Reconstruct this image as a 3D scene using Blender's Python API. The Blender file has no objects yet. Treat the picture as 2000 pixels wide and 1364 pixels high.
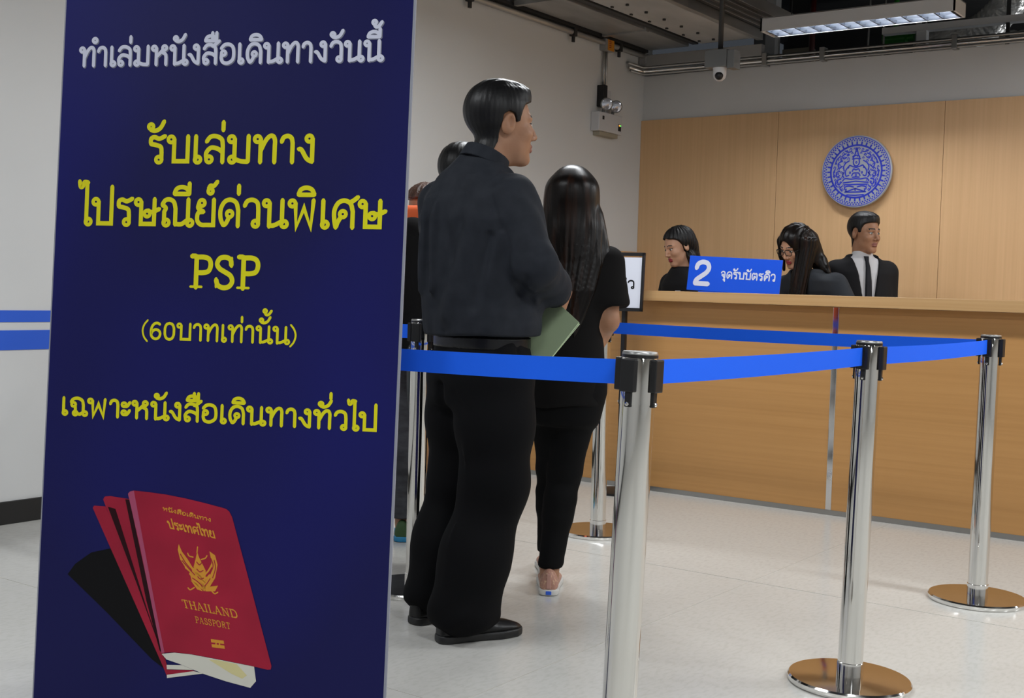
import bpy, bmesh, math, random
import numpy as np
from mathutils import Vector, Matrix

# ------------------------------------------------------------------ scene, camera, light
SC = bpy.context.scene
COL = SC.collection
SC.view_settings.view_transform = 'Standard'
SC.view_settings.look = 'None'
SC.view_settings.gamma = 1.0
SC.view_settings.use_curve_mapping = False
SC.view_settings.exposure = 0.0
SC.cycles.use_denoising = True
SC.cycles.max_bounces = 8

cam_data = bpy.data.cameras.new('camera')
cam = bpy.data.objects.new('camera', cam_data)
COL.objects.link(cam)
cam_data.sensor_width = 36.0
cam_data.lens = 36.0 * 2386.84 / 2000.0
cam_data.clip_start = 0.05
RIGHT = Vector((0.8095902, 0.5863024, 0.0285169))
UP = Vector((-0.0518499, 0.0230363, 0.9983892))
FWD = Vector((-0.584701, 0.8097647, -0.0490497))
mw = Matrix.Identity(4)
for i in range(3):
    mw[i][0], mw[i][1], mw[i][2] = RIGHT[i], UP[i], -FWD[i]
mw.translation = Vector((0.0, 0.0, 1.092))
cam.matrix_world = mw
SC.camera = cam

world = bpy.data.worlds.new('world')
SC.world = world
world.use_nodes = True
world.node_tree.nodes['Background'].inputs[0].default_value = (0.75, 0.85, 1.0, 1)
world.node_tree.nodes['Background'].inputs[1].default_value = 0.05


def lamp(x, y, power, length=1.24, width=0.2, z=2.78, spread=180):
    """daylight tube fitting of the office's ceiling grid"""
    d = bpy.data.lights.new('ceiling_tube_or_fill_light', 'AREA')
    d.shape = 'RECTANGLE'
    d.size, d.size_y = length, width
    d.energy = power
    d.color = (0.945, 0.975, 1.0)
    d.spread = math.radians(spread)
    o = bpy.data.objects.new('ceiling_tube_or_fill_light', d)
    o.location = (x, y, z)
    COL.objects.link(o)
    return o


for lx, ly, lp in ((-2.9, 4.6, 27), (-2.9, 1.7, 15.5), (0.1, 7.5, 36), (0.1, 4.6, 24), (0.1, 1.7, 22),
                   (3.0, 7.5, 24), (3.0, 4.6, 24), (3.0, 1.7, 24), (-2.9, -1.2, 20), (0.1, -1.2, 24), (3.0, -1.2, 20)):
    lamp(lx, ly, lp * 1.9)
    # added upward fill above each fitting, brightens the ceiling services
    lamp(lx, ly, lp * 0.25, z=2.88).rotation_euler = (math.pi, 0, 0)
# added unseen fill behind the back wall, aimed up at the plenum ducts
lamp(-1.4, 10.1, 14, z=2.3).rotation_euler = (math.pi, 0, 0)

# ------------------------------------------------------------------ materials
MATS = {}


def mat(name, col, rough=0.5, metal=0.0, noise=None, bump=None, spec=0.5, emit=None, estr=0.0, sheen=0.0, coat=0.0, space='Object'):
    """noise=(scale xyz, detail, amount, second colour)   bump=(scale xyz, strength, distance)"""
    m = bpy.data.materials.new(name)
    m.use_nodes = True
    nt = m.node_tree
    b = nt.nodes['Principled BSDF']
    b.inputs['Base Color'].default_value = (*col, 1)
    b.inputs['Roughness'].default_value = rough
    b.inputs['Metallic'].default_value = metal
    b.inputs['Specular IOR Level'].default_value = spec
    if sheen:
        b.inputs['Sheen Weight'].default_value = sheen
    if coat:
        b.inputs['Coat Weight'].default_value = coat
        b.inputs['Coat Roughness'].default_value = 0.1
    if emit:
        b.inputs['Emission Color'].default_value = (*emit, 1)
        b.inputs['Emission Strength'].default_value = estr

    def tex(scale, detail, rot=None):
        tc = nt.nodes.new('ShaderNodeTexCoord')
        mp = nt.nodes.new('ShaderNodeMapping')
        mp.inputs['Scale'].default_value = scale
        if rot:
            mp.inputs['Rotation'].default_value = rot
        nz = nt.nodes.new('ShaderNodeTexNoise')
        nz.inputs['Scale'].default_value = 1.0
        nz.inputs['Detail'].default_value = detail
        nt.links.new(tc.outputs[space], mp.inputs['Vector'])
        nt.links.new(mp.outputs['Vector'], nz.inputs['Vector'])
        return nz
    if noise:
        scale, detail, lo, hi, col2 = noise
        nz = tex(scale, detail)
        rp = nt.nodes.new('ShaderNodeMapRange')
        rp.inputs['From Min'].default_value = lo
        rp.inputs['From Max'].default_value = hi
        mx = nt.nodes.new('ShaderNodeMix')
        mx.data_type = 'RGBA'
        mx.inputs[6].default_value = (*col, 1)
        mx.inputs[7].default_value = (*col2, 1)
        nt.links.new(nz.outputs['Fac'], rp.inputs['Value'])
        nt.links.new(rp.outputs['Result'], mx.inputs[0])
        nt.links.new(mx.outputs[2], b.inputs['Base Color'])
    if bump:
        scale, strength, dist = bump
        nz = tex(scale, 3)
        bp_ = nt.nodes.new('ShaderNodeBump')
        bp_.inputs['Strength'].default_value = strength
        bp_.inputs['Distance'].default_value = dist
        nt.links.new(nz.outputs['Fac'], bp_.inputs['Height'])
        nt.links.new(bp_.outputs['Normal'], b.inputs['Normal'])
    MATS[name] = m
    return m


mat('wall_paint', (0.63, 0.635, 0.63), 0.75, noise=((1.3, 1.3, 1.3), 2, 0.3, 0.7, (0.60, 0.605, 0.60)), bump=((160, 160, 160), 0.06, 0.002))
mat('floor_vinyl', (0.575, 0.565, 0.53), 0.2, noise=((80, 30, 40), 4, 0.45, 0.85, (0.49, 0.48, 0.44)), bump=((7, 7, 7), 0.03, 0.004), spec=0.45)
mat('blue_paint', (0.018, 0.105, 0.62), 0.45)
mat('black_rubber', (0.008, 0.008, 0.008), 0.5)
mat('panel_wood', (0.70, 0.44, 0.225), 0.42, noise=((60, 60, 0.9), 4, 0.3, 0.72, (0.64, 0.395, 0.195)))
mat('counter_wood', (0.47, 0.245, 0.083), 0.38, noise=((1.1, 1.1, 75), 4, 0.3, 0.72, (0.425, 0.215, 0.07)))
mat('worktop_wood', (0.50, 0.31, 0.14), 0.4, noise=((1.1, 60, 75), 4, 0.3, 0.72, (0.44, 0.255, 0.105)))
mat('seam_dark', (0.20, 0.12, 0.05), 0.6)
mat('chrome', (0.74, 0.73, 0.71), 0.09, 1.0)
mat('floor_seam', (0.50, 0.485, 0.44), 0.3)
mat('steel_pole', (0.74, 0.73, 0.70), 0.06, 1.0, noise=((3, 3, 2.5), 3, 0.4, 0.8, (0.70, 0.68, 0.64)))
mat('brushed_steel', (0.38, 0.38, 0.37), 0.35, 1.0)
mat('black_plastic', (0.010, 0.010, 0.011), 0.4, spec=0.35)
mat('belt_webbing', (0.014, 0.135, 0.92), 0.62, bump=((900, 900, 300), 0.25, 0.0006), spec=0.12)
mat('banner_print', (0.0105, 0.0110, 0.076), 0.42, noise=((1.5, 1.5, 1.1), 1, 0.40, 0.80, (0.0105, 0.0125, 0.155)), spec=0.12)
mat('banner_trim', (0.26, 0.27, 0.32), 0.45)
mat('ink_white', (0.60, 0.62, 0.76), 0.5)
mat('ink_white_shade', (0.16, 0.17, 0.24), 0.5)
mat('ink_yellow', (0.70, 0.66, 0.010), 0.5, spec=0.2)
mat('ink_black', (0.006, 0.006, 0.007), 0.5, spec=0.1)
mat('ink_maroon', (0.36, 0.014, 0.040), 0.42, noise=((7, 7, 7), 2, 0.35, 0.7, (0.28, 0.011, 0.032)), spec=0.2)
mat('ink_maroon_dark', (0.022, 0.005, 0.008), 0.45, spec=0.1)
mat('ink_spine', (0.36, 0.055, 0.13), 0.4)
mat('ink_gold', (0.62, 0.27, 0.02), 0.4)
mat('ink_page', (0.62, 0.61, 0.54), 0.5)
mat('ink_cream', (0.62, 0.56, 0.28), 0.5)
mat('sign_blue', (0.009, 0.085, 0.68), 0.3, spec=0.3)
mat('sign_white', (0.62, 0.65, 0.78), 0.4)
mat('paper', (0.62, 0.64, 0.72), 0.5)
mat('emblem_silver', (0.36, 0.38, 0.42), 0.45, 0.1)
mat('emblem_blue', (0.016, 0.035, 0.50), 0.4)
mat('white_enamel', (0.62, 0.62, 0.62), 0.4)
mat('white_plastic', (0.55, 0.55, 0.56), 0.4)
mat('grey_plastic', (0.13, 0.135, 0.135), 0.5)
mat('grey_paint', (0.30, 0.30, 0.295), 0.5, 0.2)
mat('galvanised', (0.46, 0.46, 0.45), 0.38, 0.7, noise=((5, 1.2, 5), 4, 0.35, 0.7, (0.28, 0.28, 0.275)))
mat('soffit_board', (0.42, 0.42, 0.41), 0.7, noise=((4, 1.5, 4), 4, 0.35, 0.7, (0.32, 0.32, 0.31)))
mat('foil', (0.80, 0.79, 0.76), 0.3, 0.3, bump=((9, 9, 9), 0.9, 0.05))
mat('dark_steel', (0.030, 0.030, 0.030), 0.5, 0.3)
mat('slab_concrete', (0.035, 0.035, 0.035), 0.9, noise=((2, 2, 2), 4, 0.3, 0.7, (0.02, 0.02, 0.02)))
mat('red_pipe', (0.09, 0.012, 0.010), 0.4)
mat('green_pipe', (0.02, 0.20, 0.02), 0.4)
mat('beige_paint', (0.32, 0.29, 0.22), 0.6)
mat('sticker', (0.60, 0.23, 0.01), 0.5)
mat('sticker_ink', (0.25, 0.02, 0.01), 0.5)
mat('tube_glow', (1, 1, 1), 0.3, emit=(0.93, 0.96, 1.0), estr=125.0)
mat('reflector', (0.014, 0.018, 0.026), 0.45, 0.0)
mat('led_green', (0.05, 0.4, 0.05), 0.3, emit=(0.1, 0.9, 0.15), estr=1.2)
mat('led_orange', (0.5, 0.2, 0.05), 0.3, emit=(1.0, 0.35, 0.05), estr=1.2)
mat('lens_glass', (0.50, 0.52, 0.58), 0.08, 0.6)
mat('skin', (0.36, 0.185, 0.105), 0.5, noise=((30, 30, 30), 3, 0.35, 0.7, (0.32, 0.155, 0.085)), spec=0.4)
mat('skin_light', (0.47, 0.26, 0.165), 0.5, spec=0.4)
mat('lips', (0.24, 0.085, 0.065), 0.45)
mat('lipstick', (0.26, 0.03, 0.04), 0.4)
mat('brow', (0.018, 0.013, 0.011), 0.7)
mat('eye_dark', (0.012, 0.009, 0.008), 0.15)
mat('eye_white', (0.5, 0.48, 0.45), 0.3)
mat('hair_black', (0.0050, 0.0048, 0.0052), 0.44, bump=((420, 420, 40), 0.25, 0.002), spec=0.3)
mat('hair_dark', (0.0050, 0.0036, 0.0030), 0.32, noise=((40, 40, 3), 3, 0.52, 0.8, (0.026, 0.010, 0.005)), bump=((420, 420, 7), 0.2, 0.002), spec=0.16)
mat('hair_brown', (0.075, 0.026, 0.011), 0.4, noise=((50, 50, 5), 3, 0.4, 0.75, (0.02, 0.009, 0.006)), bump=((230, 230, 9), 0.9, 0.004))
mat('shirt_charcoal', (0.0220, 0.0250, 0.0315), 0.75, noise=((25, 25, 25), 3, 0.35, 0.7, (0.0165, 0.0190, 0.0245)), bump=((700, 700, 700), 0.15, 0.0008), spec=0.12)
mat('trouser_black', (0.0048, 0.0048, 0.0054), 0.8, bump=((500, 500, 500), 0.15, 0.0008), spec=0.08)
mat('top_black', (0.0085, 0.0080, 0.0080), 0.85, bump=((500, 500, 500), 0.15, 0.0008), spec=0.08)
mat('legging_black', (0.0055, 0.0055, 0.0058), 0.8, spec=0.08)
mat('leather_black', (0.006, 0.006, 0.006), 0.38, bump=((120, 120, 120), 0.3, 0.001), spec=0.3)
mat('suit_black', (0.012, 0.012, 0.0135), 0.78, bump=((600, 600, 600), 0.12, 0.0008), spec=0.12)
mat('suit_grey', (0.024, 0.027, 0.032), 0.75, bump=((600, 600, 600), 0.12, 0.0008), spec=0.15)
mat('shirt_white', (0.55, 0.55, 0.57), 0.7)
mat('tie_black', (0.012, 0.012, 0.016), 0.6, spec=0.2)
mat('jacket_orange', (0.74, 0.115, 0.02), 0.7)
mat('strap_red', (0.55, 0.045, 0.014), 0.6)
mat('denim_grey', (0.055, 0.058, 0.066), 0.85, noise=((18, 18, 45), 4, 0.35, 0.7, (0.030, 0.032, 0.038)))
mat('shorts_grey', (0.035, 0.04, 0.042), 0.85)
mat('shoe_green', (0.03, 0.075, 0.022), 0.7)
mat('sole_blue', (0.02, 0.22, 0.42), 0.5)
mat('sole_white', (0.58, 0.57, 0.54), 0.5)
mat('shoe_pink', (0.40, 0.205, 0.15), 0.6, noise=((140, 140, 140), 2, 0.55, 0.68, (0.62, 0.42, 0.26)))
mat('shoe_panel', (0.46, 0.25, 0.20), 0.6)
mat('folder_green', (0.52, 0.65, 0.40), 0.5)
mat('brass', (0.5, 0.33, 0.1), 0.3, 1.0)

# ------------------------------------------------------------------ object helpers


def link(o, parent=None):
    COL.objects.link(o)
    if parent is not None:
        o.parent = parent
    return o


def tag(o, label=None, cat=None, group=None, kind=None):
    if label:
        o['label'] = label
    if cat:
        o['category'] = cat
    if group:
        o['group'] = group
    if kind:
        o['kind'] = kind
    return o


def empty(name, loc=(0, 0, 0), rz=0.0, label=None, cat=None, group=None):
    o = bpy.data.objects.new(name, None)
    o.empty_display_size = 0.1
    o.location = loc
    o.rotation_euler = (0, 0, rz)
    return tag(link(o), label, cat, group)


def copy_tree(o, parent=None):
    kids = [c for c in COL.objects if c.parent == o]
    c = o.copy()
    link(c)
    c.parent = parent
    for k in kids:
        copy_tree(k, c)
    return c


class MB:
    """collects shapes into one mesh"""

    def __init__(self):
        self.v, self.f, self.mi = [], [], []

    def add(self, vs, fs, mi=0):
        n = len(self.v)
        self.v += [tuple(p) for p in vs]
        self.f += [tuple(i + n for i in f) for f in fs]
        self.mi += [mi] * len(fs)
        return self

    def box(self, x0, x1, y0, y1, z0, z1, mi=0, M=None, bev=0.0):
        bm = bmesh.new()
        bmesh.ops.create_cube(bm, size=1.0)
        for v in bm.verts:
            v.co = Vector(((x0 + x1) / 2 + v.co.x * (x1 - x0), (y0 + y1) / 2 + v.co.y * (y1 - y0), (z0 + z1) / 2 + v.co.z * (z1 - z0)))
        if bev > 0:
            bmesh.ops.bevel(bm, geom=list(bm.edges), offset=bev, segments=2, profile=0.6, affect='EDGES')
        if M is not None:
            bmesh.ops.transform(bm, matrix=M, verts=bm.verts)
        bm.verts.index_update()
        self.add([v.co[:] for v in bm.verts], [[v.index for v in f.verts] for f in bm.faces], mi)
        bm.free()
        return self

    def lathe(self, prof, c=(0, 0, 0), n=40, mi=0, M=None):
        vs, fs = [], []
        for r, z in prof:
            for k in range(n):
                a = 2 * math.pi * k / n
                p = Vector((r * math.cos(a), r * math.sin(a), z))
                if M is not None:
                    p = M @ p
                vs.append(p + Vector(c))
        for i in range(len(prof) - 1):
            for k in range(n):
                k2 = (k + 1) % n
                fs.append((i * n + k, i * n + k2, (i + 1) * n + k2, (i + 1) * n + k))
        if prof[0][0] > 1e-5:
            fs.append(tuple(range(n))[::-1])
        if prof[-1][0] > 1e-5:
            fs.append(tuple((len(prof) - 1) * n + k for k in range(n)))
        return self.add(vs, fs, mi)

    def tube(self, pts, r, n=10, mi=0, closed=False):
        pts = [Vector(p) for p in pts]
        N = len(pts)
        rs = r if isinstance(r, (list, tuple)) else [r] * N
        vs, fs = [], []
        t0 = (pts[1] - pts[0]).normalized()
        u = t0.orthogonal().normalized()
        for i, p in enumerate(pts):
            a = pts[(i - 1) % N] if (i or closed) else p
            b = pts[(i + 1) % N] if (i < N - 1 or closed) else p
            t = (b - a).normalized()
            u = (u - t * u.dot(t)).normalized()
            w = t.cross(u)
            for k in range(n):
                an = 2 * math.pi * k / n
                vs.append(p + (u * math.cos(an) + w * math.sin(an)) * rs[i])
        for i in range(N if closed else N - 1):
            j = (i + 1) % N
            for k in range(n):
                k2 = (k + 1) % n
                fs.append((i * n + k, i * n + k2, j * n + k2, j * n + k))
        if not closed:
            fs.append(tuple(range(n))[::-1])
            fs.append(tuple((N - 1) * n + k for k in range(n)))
        return self.add(vs, fs, mi)

    def ball(self, c, r, n=16, mi=0, M=None):
        r = r if isinstance(r, (list, tuple)) else (r, r, r)
        vs, fs = [], []
        m = n // 2
        for i in range(m + 1):
            th = math.pi * i / m
            for k in range(n):
                a = 2 * math.pi * k / n
                p = Vector((r[0] * math.sin(th) * math.cos(a), r[1] * math.sin(th) * math.sin(a), r[2] * math.cos(th)))
                if M is not None:
                    p = M @ p
                vs.append(p + Vector(c))
        for i in range(m):
            for k in range(n):
                k2 = (k + 1) % n
                fs.append((i * n + k, (i + 1) * n + k, (i + 1) * n + k2, i * n + k2))
        return self.add(vs, fs, mi)

    def build(self, name, mats, parent=None, smooth=False, angle=None):
        me = bpy.data.meshes.new(name)
        me.from_pydata(self.v, [], self.f)
        if not isinstance(mats, (list, tuple)):
            mats = [mats]
        for m in mats:
            me.materials.append(MATS[m])
        if len(mats) > 1:
            me.polygons.foreach_set('material_index', self.mi)
        bm = bmesh.new()
        bm.from_mesh(me)
        bmesh.ops.remove_doubles(bm, verts=bm.verts, dist=1e-6)
        bmesh.ops.recalc_face_normals(bm, faces=bm.faces)
        bm.to_mesh(me)
        bm.free()
        if smooth:
            me.polygons.foreach_set('use_smooth', [True] * len(me.polygons))
            if angle:
                me.set_sharp_from_angle(angle=math.radians(angle))
        me.update()
        return link(bpy.data.objects.new(name, me), parent)


def struct(o, label=None):
    o['kind'] = 'structure'
    if label:
        o['label'] = label
    return o


# ------------------------------------------------------------------ stroke lettering (looped Thai and serif Latin), drawn by hand
G = {
    'น': (.86, 'o .13 .87;l .235 .9 .235 0;s .235 .05 .40 .06 .63 .19;l .66 1 .66 .12;o .735 .11'),
    'ม': (.86, 'o .13 .87;l .235 .9 .235 .1;o .16 .11;s .25 .13 .45 .05 .69 .03;l .69 1 .69 .03'),
    'บ': (.84, 'o .13 .87;l .235 .9 .235 .05 .70 .05 .70 1'),
    'ป': (.84, 'o .13 .87;l .235 .9 .235 .05 .70 .05 .70 1.46'),
    'ษ': (.90, 'o .13 .87;l .235 .9 .235 .05 .70 .05 .70 1;o .45 .44;s .47 .56 .62 .50 .88 .62'),
    'ท': (.86, 'o .13 .87;l .235 .9 .235 0;s .235 .42 .38 .78 .52 .97 .64 .97 .70 .82 .70 .6;l .70 .6 .70 0'),
    'ห': (.88, 'o .13 .87;l .235 .9 .235 0;s .235 .42 .40 .60 .55 .80;o .62 .88;s .50 .66 .66 .56 .70 .40;l .70 .42 .70 0'),
    'า': (.58, 's .06 .76 .12 .92 .26 .98 .38 .90 .42 .72;l .42 .74 .42 0'),
    'เ': (.40, 'l .13 1 .13 .1;o .205 .11'),
    'ล': (.80, 'o .19 .12;s .10 .14 .09 .36 .24 .55 .46 .52 .62 .40;s .09 .78 .22 .96 .42 .98 .60 .86 .64 .62;l .64 .64 .64 0'),
    'ส': (.80, 'o .19 .12;s .10 .14 .09 .36 .24 .55 .46 .52 .62 .40;s .09 .78 .22 .96 .42 .98 .60 .86 .64 .62;l .64 .64 .64 0;s .48 .90 .62 1.0 .80 1.18'),
    'ง': (.66, 'o .38 .88;l .485 .9 .485 .02;s .04 .50 .14 .46 .30 .16 .47 .03'),
    'อ': (.82, 's .09 .78 .24 .96 .44 .99 .62 .86 .68 .55 .64 .2 .42 .02 .2 .06 .11 .25 .115 .5;o .205 .54'),
    'ด': (.84, 's .21 .03 .11 .28 .10 .62 .22 .90 .42 .99 .62 .88 .70 .60;l .70 .62 .70 0;o .41 .46;s .21 .03 .30 .12 .40 .35'),
    'ค': (.84, 's .16 .0 .11 .28 .10 .62 .22 .90 .42 .99 .62 .88 .70 .60;l .70 .62 .70 0;o .38 .56;s .17 .03 .22 .22 .33 .46'),
    'ต': (.84, 's .21 .03 .11 .28 .09 .62 .17 .92 .30 .97 .41 .84 .52 .97 .64 .90 .70 .60;l .70 .62 .70 0;o .41 .42;s .21 .03 .30 .12 .40 .31'),
    'ว': (.68, 's .07 .76 .16 .94 .34 .99 .50 .88 .54 .62;l .54 .64 .54 .1;o .455 .11'),
    'ร': (.68, 's .11 .72 .12 .90 .24 .96 .40 .90 .60 1.0;s .11 .70 .30 .66 .46 .58 .49 .38;l .49 .4 .49 .12;o .405 .11'),
    'ณ': (1.20, 's .07 .78 .18 .95 .34 .98 .48 .88 .54 .65;l .54 .66 .54 .03;l .15 .55 .15 .1;s .07 .78 .20 .66 .15 .52;o .225 .11;s .54 .06 .76 .06 .94 .2;l .98 1 .98 .12;o 1.05 .11'),
    'ย': (.80, 'o .25 .86;s .155 .86 .13 .66 .32 .53;s .32 .53 .13 .48 .11 .20 .24 .05 .45 .04;l .42 .04 .66 .04 .66 1'),
    'พ': (1.02, 'o .13 .87;l .235 .9 .28 0 .52 .72 .76 0 .83 1'),
    'ศ': (.88, 's .16 .0 .11 .28 .10 .62 .22 .90 .42 .99 .62 .88 .70 .60;l .70 .62 .70 0;o .38 .50;s .17 .03 .22 .20 .33 .41;s .60 .93 .70 .98 .86 1.12'),
    'ฉ': (.88, 's .08 .76 .2 .94 .42 .99 .62 .86 .68 .60;l .68 .62 .68 .12;o .21 .62;s .29 .56 .30 .30 .28 .16;o .30 .11;s .38 .10 .52 .06 .66 .16;o .76 .11'),
    'ะ': (.50, 'o .13 .75;s .12 .65 .28 .68 .40 .90;o .13 .28;s .12 .18 .28 .21 .40 .43'),
    'จ': (.72, 's .07 .76 .16 .94 .34 .99 .50 .88 .54 .62;l .54 .64 .54 .03;o .27 .46;s .54 .04 .40 .18 .31 .36'),
    'ไ': (.42, 's -.06 1.66 -.02 1.44 .06 1.46 .12 1.62 .26 1.60;l .22 1.58 .22 .1;o .295 .11'),
    'P': (.76, 'l .08 1 .22 1.0;l .06 .03 .42 .03 w.5;l .06 .97 .42 .97 w.5;l .235 1 .235 0;s .24 .97 .48 .97 .63 .90 .68 .73 .62 .54 .45 .48 .24 .48'),
    'S': (.70, 's .56 .72 .53 .90 .38 .98 .20 .94 .12 .77 .20 .62 .36 .52 .54 .40 .60 .22 .50 .06 .32 .02 .16 .10 .10 .27;l .57 .97 .57 .68 w.5;l .10 .03 .10 .32 w.5'),
    'T': (.78, 'l .06 .97 .70 .97 w.6;l .07 1 .07 .76 w.5;l .69 1 .69 .76 w.5;l .38 1 .38 0;l .2 .03 .56 .03 w.5'),
    'H': (.92, 'l .2 1 .2 0;l .72 1 .72 0;l .2 .52 .72 .52 w.6;l .06 .97 .34 .97 w.5;l .06 .03 .34 .03 w.5;l .58 .97 .86 .97 w.5;l .58 .03 .86 .03 w.5'),
    'A': (.88, 'l .12 0 .42 1 w.6;l .42 1 .72 0;l .22 .34 .6 .34 w.5;l .02 .03 .24 .03 w.5;l .58 .03 .86 .03 w.5'),
    'I': (.46, 'l .22 1 .22 0;l .06 .97 .38 .97 w.5;l .06 .03 .38 .03 w.5'),
    'L': (.72, 'l .2 1 .2 0;l .06 .97 .36 .97 w.5;l .06 .03 .64 .03 .64 .26 w.6'),
    'N': (.96, 'l .2 1 .2 0 w.6;l .2 1 .74 0;l .74 1 .74 0 w.6;l .04 .97 .24 .97 w.5;l .06 .03 .34 .03 w.5;l .6 .97 .88 .97 w.5'),
    'D': (.90, 'l .2 1 .2 0;l .06 .97 .4 .97 w.6;l .06 .03 .4 .03 w.6;s .38 .97 .62 .93 .78 .72 .8 .5 .78 .28 .62 .07 .38 .03'),
    'O': (.90, 's .42 .99 .22 .93 .1 .72 .08 .5 .1 .28 .22 .07 .42 .01 .62 .07 .74 .28 .76 .5 .74 .72 .62 .93 .42 .99'),
    'R': (.84, 'l .2 1 .2 0;l .06 .97 .4 .97 w.5;l .06 .03 .36 .03 w.5;s .22 .97 .5 .95 .62 .76 .52 .56 .22 .52;l .42 .54 .70 .03 .8 .03'),
    '6': (.74, 's .58 .90 .44 .98 .28 .93 .15 .72 .11 .42 .16 .14 .34 .01 .52 .08 .60 .30 .54 .50 .36 .58 .20 .48 .13 .32'),
    '0': (.74, 's .35 .99 .2 .92 .12 .72 .11 .5 .12 .28 .2 .08 .35 .01 .50 .08 .58 .28 .59 .5 .58 .72 .50 .92 .35 .99'),
    '2': (.80, 's .12 .70 .18 .88 .36 .97 .56 .92 .64 .74 .56 .55 .36 .38 .17 .22 .11 .06;l .11 .065 .67 .065'),
    '(': (.46, 's .38 1.14 .2 .86 .12 .5 .2 .12 .38 -.16 w.7'),
    ')': (.46, 's .04 1.14 .22 .86 .30 .5 .22 .12 .04 -.16 w.7'),
    ' ': (.40, ''),
}
# marks sit relative to the right stem of the letter before them
ABOVE = {
    'ิ': 's -.50 1.19 -.42 1.38 -.24 1.45 -.06 1.38 .03 1.19;l -.50 1.19 .03 1.19',
    'ี': 's -.50 1.19 -.42 1.38 -.24 1.45 -.06 1.38 .03 1.19;l -.50 1.19 .03 1.19;l .02 1.19 .02 1.60',
    'ื': 's -.50 1.19 -.42 1.38 -.24 1.45 -.06 1.38 .03 1.19;l -.50 1.19 .03 1.19;l .02 1.19 .02 1.62;l -.17 1.3 -.17 1.62',
    'ั': 'o -.40 1.36;s -.42 1.25 -.26 1.20 -.08 1.30 .05 1.56',
    '่': 'l .0 1.20 .0 1.52',
    '้': 'o -.25 1.46;s -.26 1.37 -.20 1.24 -.06 1.26 .08 1.48',
    '์': 'o -.13 1.30;s -.20 1.38 -.14 1.50 -.02 1.50 .10 1.66',
}
STEM = {'น': .66, 'ม': .69, 'บ': .70, 'ท': .70, 'ห': .70, 'ล': .64, 'ส': .64, 'ด': .70, 'ว': .54, 'ร': .50, 'ณ': .98, 'ย': .66, 'พ': .82, 'ค': .70, 'ต': .70, 'จ': .54}


def catmull(p, sub=6):
    if len(p) < 3:
        return p
    q = [(2 * p[0][0] - p[1][0], 2 * p[0][1] - p[1][1])] + list(p) + [(2 * p[-1][0] - p[-2][0], 2 * p[-1][1] - p[-2][1])]
    out = []
    for i in range(1, len(q) - 2):
        for k in range(sub):
            t = k / sub
            out.append(tuple(0.5 * (2 * q[i][d] + (q[i + 1][d] - q[i - 1][d]) * t + (2 * q[i - 1][d] - 5 * q[i][d] + 4 * q[i + 1][d] - q[i + 2][d]) * t * t
                                    + (-q[i - 1][d] + 3 * q[i][d] - 3 * q[i + 1][d] + q[i + 2][d]) * t ** 3) for d in (0, 1)))
    out.append(tuple(p[-1]))
    return out


def parse(s, dx=0.0, dy=0.0, loop=0.100):
    out = []
    for part in s.split(';'):
        t = part.split()
        if not t:
            continue
        w = 1.0
        if t[-1][0] == 'w':
            w = float(t.pop()[1:])
        n = [float(x) for x in t[1:]]
        p = [(n[i] + dx, n[i + 1] + dy) for i in range(0, len(n), 2)]
        if t[0] == 'o':
            out.append(([(p[0][0] + loop * math.cos(a * math.pi / 8), p[0][1] + loop * 1.15 * math.sin(a * math.pi / 8)) for a in range(17)], w * 0.86, False))
        elif t[0] == 's':
            out.append((catmull(p), w, True))
        else:
            out.append((p, w, True))
    return out


def layout(text, track=0.0):
    x, st, strokes, level = 0.0, 0.0, [], 0
    for ch in text:
        if ch == 'ำ':
            strokes += parse('o .0 1.36', x - 0.12, 0, 0.10)
            adv, s = G['า']
            strokes += parse(s, x)
            x += adv + track
            level = 0
        elif ch in ABOVE:
            dy = 0.0
            dx = 0.0
            if ch in '่้์' and level:
                dy = 0.46
                dx = 0.02
            strokes += parse(ABOVE[ch], st + dx, dy, 0.082)
            level += 1
        elif ch == 'ุ':
            strokes += parse('o -.08 -.20;l .02 -.18 .02 -.48', st, 0, 0.085)
        else:
            adv, s = G[ch]
            strokes += parse(s, x)
            st = x + STEM.get(ch, adv * 0.8)
            x += adv + track
            level = 0
    return strokes, x - track


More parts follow.
